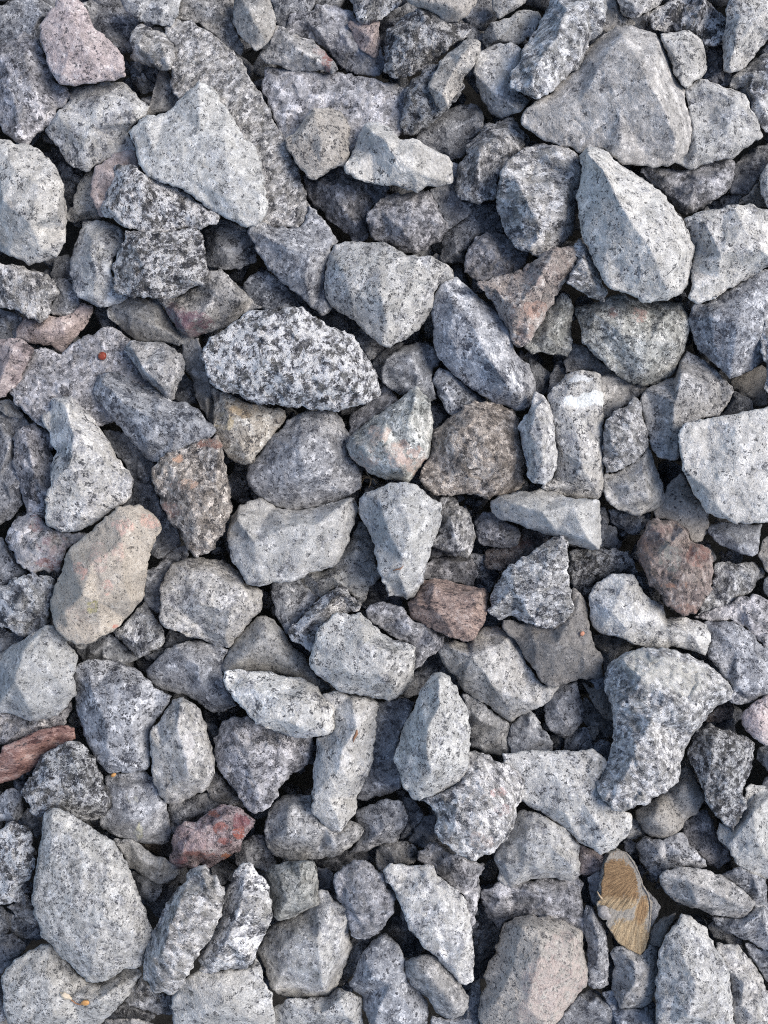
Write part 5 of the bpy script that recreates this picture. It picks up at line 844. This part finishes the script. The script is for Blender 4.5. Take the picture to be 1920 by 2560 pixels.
def build_bed():
    rng = np.random.RandomState(4)
    near = [rock_proto(k, 3) for k in range(5)]; far = [rock_proto(20 + k, 2) for k in range(6)]; outer = [rock_proto(40 + k, 3) for k in range(9)]
    VV, FF, n = [], [], 0
    def put(x, y, z, r, protos):
        nonlocal n
        V, F = protos[rng.randint(len(protos))]
        q = rng.normal(size=4); q /= np.linalg.norm(q); w, a, b, c = q
        R = np.array([[1 - 2 * (b * b + c * c), 2 * (a * b - c * w), 2 * (a * c + b * w)],
                      [2 * (a * b + c * w), 1 - 2 * (a * a + c * c), 2 * (b * c - a * w)],
                      [2 * (a * c - b * w), 2 * (b * c + a * w), 1 - 2 * (a * a + b * b)]])
        W = V @ R.T * r
        W = np.stack([(x + W[:, 0] - 960) * PX, (1280 - y - W[:, 1]) * PX, (z + W[:, 2]) * PX], 1)
        VV.append(W); FF.append(F + n); n += len(V)
    for gy in np.arange(-30, 2600, 74.):
        for gx in np.arange(-30, 1960, 74.):
            r = rng.uniform(34, 58)
            put(gx + rng.uniform(-26, 26), gy + rng.uniform(-26, 26), rng.uniform(-25, 14) - r * .6, r, near)
    for _ in range(9000):                   # chips and grit lodged in the gaps
        r = rng.uniform(7, 20) * (1 if rng.rand() < .7 else 1.5)
        x_, y_ = rng.uniform(-20, 1940), rng.uniform(-20, 2580)
        h_ = HMAP[int((y_ + OFFY) / HC_CELL), int((x_ + OFFX) / HC_CELL)]
        if h_ > 62: continue
        put(x_, y_, max(h_, rng.uniform(6, 40)) + r * .25, r, far)
    for gy in np.arange(-1500, 4100, 118.):
        for gx in np.arange(-1500, 3420, 118.):
            if -95 < gx < 2015 and -95 < gy < 2655: continue
            r = rng.uniform(64, 100)
            put(gx + rng.uniform(-34, 34) * (abs(gx - 960) > 1180 or abs(gy - 1280) > 1500), gy + rng.uniform(-34, 34) * (abs(gx - 960) > 1180 or abs(gy - 1280) > 1500), rng.uniform(70, 190), min(r, 78) if abs(gx - 960) < 1180 and abs(gy - 1280) < 1500 else r, outer)
            put(gx + 59, gy + 59, rng.uniform(-20, 60), 84, far)
    V = np.concatenate(VV); F = np.concatenate(FF).astype(np.int32)
    me = bpy.data.meshes.new('loose_gravel')
    me.vertices.add(len(V)); me.vertices.foreach_set('co', V.ravel().astype(np.float32))
    me.loops.add(len(F) * 3); me.loops.foreach_set('vertex_index', F.ravel())
    me.polygons.add(len(F)); me.polygons.foreach_set('loop_start', np.arange(0, len(F) * 3, 3, dtype=np.int32))
    me.update(calc_edges=True)
    me.materials.append(stone_material('b', False))
    o = bpy.data.objects.new('loose_gravel', me); COL.objects.link(o)
    o['kind'] = 'stuff'; o['label'] = 'grey crushed gravel filling the gaps under the larger stones'; o['category'] = 'gravel'
build_bed()

# ------------------------------------------------------------------ small things lying on the stones
def level(x, y, r=8, q=.9):
    ci, cj = cells(np.array([x - r, x, x + r, x, x]), np.array([y, y - r, y, y + r, y]))
    return float(np.quantile(np.maximum(HMAP[ci, cj], -50), q))

def tube_mesh(path, radii, seg=7):
    """path: survey points (x, y, z); returns metres."""
    P = unproject(np.array([p[0] for p in path], float), np.array([p[1] for p in path], float), np.array([p[2] for p in path], float))
    V, F = [], []
    for i, p in enumerate(P):
        t = P[min(i + 1, len(P) - 1)] - P[max(i - 1, 0)]; t /= np.linalg.norm(t) + 1e-12
        u = np.cross(t, (0, 0, 1.0)); u = u / (np.linalg.norm(u) + 1e-9); w = np.cross(u, t)
        for k in range(seg):
            a = 2 * math.pi * k / seg
            V.append(p + (math.cos(a) * u + math.sin(a) * w) * radii[i] * PX)
    for i in range(len(P) - 1):
        for k in range(seg):
            a, b = i * seg + k, i * seg + (k + 1) % seg
            F.append((a, b, b + seg, a + seg))
    F.append(tuple(range(seg))[::-1]); F.append(tuple(range((len(P) - 1) * seg, len(P) * seg)))
    return V, F

def finish(name, V, F, mat, parent=None, org=None, smooth=True):
    V = np.array(V)
    o = link(name, [tuple(v) for v in (V - (org if org is not None else 0))], F, mat, parent)
    if smooth:
        for p in o.data.polygons: p.use_smooth = True
    if org is not None and parent is None: o.location = org
    return o

def blob(x, y, z, rx, ry, rz, ang, seed, rough=.08, dimple=0):
    V, F = [], []
    import bmesh
    bm = bmesh.new(); bmesh.ops.create_icosphere(bm, subdivisions=3, radius=1)
    A = np.array([v.co[:] for v in bm.verts]); F = [tuple(v.index for v in f.verts) for f in bm.faces]; bm.free()
    A = A * (1 + rough * vnoise(A[:, 0] * 2.2, A[:, 1] * 2.2, A[:, 2] * 2.2, seed)[:, None])
    if dimple: A[:, 2] -= dimple * np.exp(-(A[:, 0] ** 2 + A[:, 1] ** 2) * 9) * (A[:, 2] > 0)
    c, s = math.cos(ang), math.sin(ang)
    X, Y, Z = A[:, 0] * rx, A[:, 1] * ry, A[:, 2] * rz
    return unproject(x + X * c - Y * s, y - (X * s + Y * c), z + Z), F

def tagged(o, label, cat):
    o['label'] = label; o['category'] = cat; return o

def root(name, x, y, z, label, cat):
    o = bpy.data.objects.new(name, None); COL.objects.link(o)
    o.empty_display_size = .003
    o.location = unproject(np.array(x), np.array(y), np.array(z)); return tagged(o, label, cat)

def T_(ox, oy): return lambda x, y: (ox + x * TS, oy + y * TS)

red = plain('berry_red', (.20, .03, .018), (.32, .07, .03), .12, .45)
orange = plain('seed_orange', (.55, .24, .14), (.68, .34, .22), .15, .6)
straw = plain('dry_straw', (.36, .27, .17), (.52, .41, .28), .1, .8)
budc = plain('bud_amber', (.50, .24, .07), (.66, .38, .15), .12, .5)
husk = plain('husk_cream', (.55, .46, .33), (.72, .62, .48), .12, .85)
brownf = plain('fibre_brown', (.22, .11, .06), (.34, .18, .10), .1, .7)

# red berry
x, y = T_(0, 640)(662, 648); z = level(x, y)
rt = root('berry', x, y, z, 'tiny round red berry lying on the broad lavender slab', 'berry'); og = np.array(rt.location)
V, F = blob(x, y, z + 8, 11, 10.4, 9.5, .3, 3, .06, .25); finish('flesh', V, F, red, rt, og)
V, F = tube_mesh([(x - 4, y - 3, z + 15), (x - 6, y - 5, z + 18.5), (x - 9, y - 6, z + 20)], [1.4, 1.1, .8]); finish('stalk', V, F, brownf, rt, og)
# orange seed
x, y = T_(1280, 1280)(455, 788); z = level(x, y)
V, F = blob(x, y, z + 4, 6.4, 5.4, 5, .6, 8, .1, .2); og = unproject(np.array(x), np.array(y), np.array(z))
tagged(finish('seed', V, F, orange, None, og), 'tiny pale orange seed on the dark brownish dusty slab', 'seed')
# yellow crumb
x, y = T_(0, 1920)(735, 45); z = level(x, y)
V, F = blob(x, y, z + 4, 7, 4.5, 4.5, .5, 12, .2); og = unproject(np.array(x), np.array(y), np.array(z))
tagged(finish('seed', V, F, budc, None, og), 'tiny amber seed on the mid grey stone with yellowish smears', 'seed')
# dry bud on the bottom left boulder
tp = T_(0, 1920); x, y = tp(480, 1500); z = level(x, y)
rt = root('dry_bud', x, y, z, 'dry bud with cream husk and amber tip on the bottom left boulder', 'bud'); og = np.array(rt.location)
a = tp(425, 1478); V, F = blob(a[0], a[1], level(*a) + 5, 15, 8, 6, -.5, 21, .4); finish('husk', V, F, husk, rt, og)
path = []
for q in ((448, 1484), (465, 1505), (490, 1525), (515, 1533), (535, 1530)):
    b = tp(*q); path.append((b[0], b[1], level(*b) + 4))
V, F = tube_mesh(path, [2.2, 2, 1.8, 2, 2.6]); finish('stalk', V, F, brownf, rt, og)
a = tp(553, 1522); V, F = blob(a[0], a[1], level(*a) + 6, 11, 7, 6, .1, 22, .12); finish('tip', V, F, budc, rt, og)
# dry grass wisp in the gap left of the greenish stone
tp = T_(640, 640); x, y = tp(745, 1440); z = level(x, y, 20) + 10
rt = root('dry_grass_wisp', x, y, z, 'star shaped wisp of dry straw in the gap below the greenish pentagonal stone', 'straw'); og = np.array(rt.location)
for pts, r in ((((745, 1440), (715, 1436), (670, 1445)), 2.6), (((745, 1440), (722, 1412), (705, 1385)), 2.0), (((745, 1440), (768, 1452), (780, 1476)), 2.2),
               (((745, 1440), (742, 1475), (730, 1505)), 2.6), (((745, 1440), (705, 1424), (672, 1432)), 1.8), (((700, 1440), (680, 1480), (676, 1525)), .9)):
    path = [(tp(*q)[0], tp(*q)[1], z + 5 * math.sin(i * 1.5)) for i, q in enumerate(pts)]
    V, F = tube_mesh(path, [r, r * .8, r * .3]); finish('blade', V, F, straw, rt, og)
# loose fibres
for q, lab in ((((888, 380), (910, 372), (935, 368), (958, 348)), 'thin curved brown fibre on the pale stone tapering downwards'),
               (((655, 1412), (650, 1440), (636, 1468), (630, 1495)), 'short brown sliver on the long upright coarse pale stone')):
    tp = T_(640, 1280); path = [tp(*p_) + (level(*tp(*p_), r=4) + 3,) for p_ in q]
    V, F = tube_mesh(path, [1.2, 1.9, 1.6, .6] if q[0][0] == 888 else [1.5, 4.2, 2.6, .6])
    og = unproject(*[np.array(v) for v in path[1]])
    tagged(finish('plant_fibre', V, F, brownf, None, og), lab, 'fibre')

# maple seed
def wing_material(name, c_lo, c_hi, c_lo2, c_hi2, c_dust, dust):
    m = bpy.data.materials.new(name); T = NT(m)
    uv = T.n('ShaderNodeAttribute', attribute_name='grain_uv')
    st = T.n('ShaderNodeVectorMath', operation='MULTIPLY'); T.l(uv.outputs['Vector'], st.inputs[0]); st.inputs[1].default_value = (1.4, 42, 1)
    n1 = T.noise(st.outputs[0], 1.0, 3, .7)
    tc = T.n('ShaderNodeTexCoord'); sc = T.n('ShaderNodeVectorMath', operation='SCALE'); T.l(tc.outputs['Object'], sc.inputs[0]); sc.inputs['Scale'].default_value = 1 / PX
    n2 = T.noise(sc.outputs[0], .035, 4, .7); n3 = T.noise(sc.outputs[0], .13, 5, .8)
    f1 = T.ramp(n1.outputs[0], [(.36, 0.0), (.62, 1.0)])
    ta = T.n('ShaderNodeAttribute', attribute_name='tan_amount')
    col = T.mix(ta.outputs['Fac'], T.mix(f1, c_lo, c_hi), T.mix(f1, c_lo2, c_hi2))
    da = T.n('ShaderNodeAttribute', attribute_name='dust_amount')
    df = T.math('ADD', T.math('MULTIPLY', n2.outputs[0], .9), T.math('ADD', T.math('MULTIPLY', n3.outputs[0], 1.7), T.math('SUBTRACT', da.outputs['Fac'], 1.42)))
    col = T.mix(T.ramp(df, [(.46 - dust, 0.0), (.64 - dust, .95)]), col, c_dust)
    n4 = T.noise(sc.outputs[0], .3, 3, .8)
    fl = T.ramp(n4.outputs[0], [(.3, .3), (.48, 1.0), (.68, 1.5)])
    col = T.mix(1.0, col, fl, 'MULTIPLY')
    bs = T.n('ShaderNodeBsdfPrincipled'); T.l(col, bs.inputs['Base Color']); bs.inputs['Roughness'].default_value = .65
    bp = T.n('ShaderNodeBump'); bp.inputs['Strength'].default_value = .6; bp.inputs['Distance'].default_value = 4 * PX
    T.l(n1.outputs[0], bp.inputs['Height']); T.l(bp.outputs[0], bs.inputs['Normal'])
    out = T.n('ShaderNodeOutputMaterial'); T.l(bs.outputs[0], out.inputs[0]); return m

def wing(name, outline, z0, mat, parent, og, grain_from, curve, dustfun, seed):
    P = np.array([tpL(*q) for q in outline])
    if poly_area(P) < 0: P = P[::-1]
    Q = densify(P, 4, 1.2, None, seed); n = len(Q)
    x0, y0 = Q.min(0); x1, y1 = Q.max(0)
    gx, gy = np.meshgrid(np.arange(x0, x1, 3.2), np.arange(y0, y1, 3.2)); G = np.stack([gx.ravel(), gy.ravel()], 1)
    G = G[inside(Q, G[:, 0], G[:, 1])]; G = G[edge_distance(Q, G[:, 0], G[:, 1]) > 1.8]
    A = np.concatenate([Q, G])
    vs, es, fs, ov, oe, of = delaunay_2d_cdt([Vector(map(float, a)) for a in A], [], [list(range(n))], 1, 1e-5)
    X = np.array([v.x for v in vs]); Y = np.array([v.y for v in vs]); N = len(X)
    gx0, gy0 = tpL(*grain_from)
    ang = np.arctan2(Y - gy0, X - gx0); rad = np.hypot(X - gx0, Y - gy0)
    Z = z0 + curve(X, Y) + .8 * np.sin(ang * 70 + 2 * vnoise(X / 20, Y / 20, X * 0, seed)) + 2.5 * vnoise(X / 25, Y / 25, X * 0, seed + 1)
    top = unproject(X, Y, Z); bot = unproject(X, Y, Z - 2.2)
    faces = []
    for f in fs:
        a, b, c = f[:3]
        if (X[b] - X[a]) * (Y[c] - Y[a]) - (X[c] - X[a]) * (Y[b] - Y[a]) > 0: f = f[::-1]
        faces.append(tuple(f)); faces.append(tuple(N + v for v in f[::-1]))
    for i in range(n):
        j = (i + 1) % n; faces.append((i, j, N + j, N + i))
    o = finish(name, np.concatenate([top, bot]), faces, mat, parent, og)
    at = o.data.attributes.new('grain_uv', 'FLOAT_VECTOR', 'POINT')
    uvw = np.tile(np.stack([rad / 40, ang, ang * 0], 1), (2, 1)); at.data.foreach_set('vector', uvw.ravel().astype(np.float32))
    du = o.data.attributes.new('dust_amount', 'FLOAT', 'POINT'); du.data.foreach_set('value', np.tile(dustfun(X, Y), 2).astype(np.float32))
    ta = o.data.attributes.new('tan_amount', 'FLOAT', 'POINT'); ta.data.foreach_set('value', np.tile(tan_map(X, Y), 2).astype(np.float32))
    return o

tpL = T_(1280, 1920)
sx, sy = tpL(720, 860)
zs = max(level(*tpL(q[0], q[1])) for q in ((700, 650), (760, 800), (700, 900), (800, 1000), (720, 1050))) + 4
rt = root('maple_seed', sx, sy, zs, 'dry brown winged maple seed coated with grey dust, lower right', 'seed'); og = np.array(rt.location)
cx_, cy_ = tpL(760, 880)
wing_m = wing_material('seed_wing', (.13, .07, .028), (.34, .22, .11), (.23, .155, .08), (.46, .35, .21), (.31, .285, .245), .0)
def _ell(ux, uy, cx, cy, rx, ry, ang=0):
    c, s = math.cos(ang), math.sin(ang); dx, dy = ux - cx, uy - cy
    return ((dx * c + dy * s) / rx) ** 2 + ((-dx * s + dy * c) / ry) ** 2
def dust_map(X, Y):
    ux, uy = (X - 1280) / TS, (Y - 1920) / TS
    q = np.minimum(_ell(ux, uy, 665, 735, 100, 115, .25), _ell(ux, uy, 760, 760, 45, 110, -.2))
    q = np.minimum(q, np.minimum(_ell(ux, uy, 840, 930, 34, 85, .2), .3 + _ell(ux, uy, 770, 1110, 125, 110, .5)))
    q = np.minimum(q, .45 + _ell(ux, uy, 680, 870, 110, 45, .1))
    return np.clip(.22 + .5 * (q - .72), .12, .92)
def tan_map(X, Y):
    ux, uy = (X - 1280) / TS, (Y - 1920) / TS
    return np.clip((uy - 815 - (ux - 600) * .1) / 35, 0, 1) * np.clip(_ell(ux, uy, 840, 930, 34, 85, .2) - .6, 0, 1)
def seed_curve(X, Y):
    ux, uy = (X - 1280) / TS, (Y - 1920) / TS
    fold = np.abs((uy - 930) + (ux - 640) * .38)
    return 9 * np.cos(np.clip((X - cx_) / 52, -1.4, 1.4)) + 7 * np.exp(-(fold / 38) ** 2) - 4 * np.exp(-((uy - 850) / 30) ** 2)
w_ = wing('wing', [(604, 592), (640, 545), (690, 530), (740, 545), (790, 610), (825, 680), (850, 760), (880, 805), (902, 870), (906, 920), (895, 1020), (880, 1110), (860, 1180), (830, 1212), (790, 1198), (760, 1180), (738, 1160), (690, 1130), (640, 1070), (604, 1002), (622, 985), (590, 985), (560, 945), (552, 885), (575, 830), (580, 760), (596, 700), (598, 640)],
     zs + 4, wing_m, rt, og, (905, 600), seed_curve, dust_map, 301)
rimpath = []
for q in ((700, 532), (745, 548), (792, 612), (827, 682), (853, 765), (884, 812), (900, 870), (903, 930), (893, 1020), (878, 1110)):
    a = tpL(q[0] - 5, q[1]); rimpath.append((a[0], a[1], zs + 5 + float(seed_curve(np.array([a[0]]), np.array([a[1]]))[0])))
V, F = tube_mesh(rimpath, [.6, 1.2, 1.6, 2.1, 1.7, 2.2, 1.7, 1.6, 1.1, .5]); finish('edge_vein', V, F, plain('seed_vein_dust', (.19, .165, .13), (.36, .33, .295), .25, .85), rt, og)
a = tpL(602, 938); V, F = blob(a[0], a[1], zs + 9, 20, 16, 10, -.7, 33, .18); finish('nutlet', V, F, plain('seed_nutlet', (.20, .18, .165), (.46, .44, .42), .16, .8), rt, og)
path = [tpL(552, 800) + (zs + 5,), tpL(565, 825) + (zs + 7,), tpL(585, 850) + (zs + 8,)]
V, F = tube_mesh(path, [1.6, 2.2, 2.6]); finish('stalk', V, F, straw, rt, og)
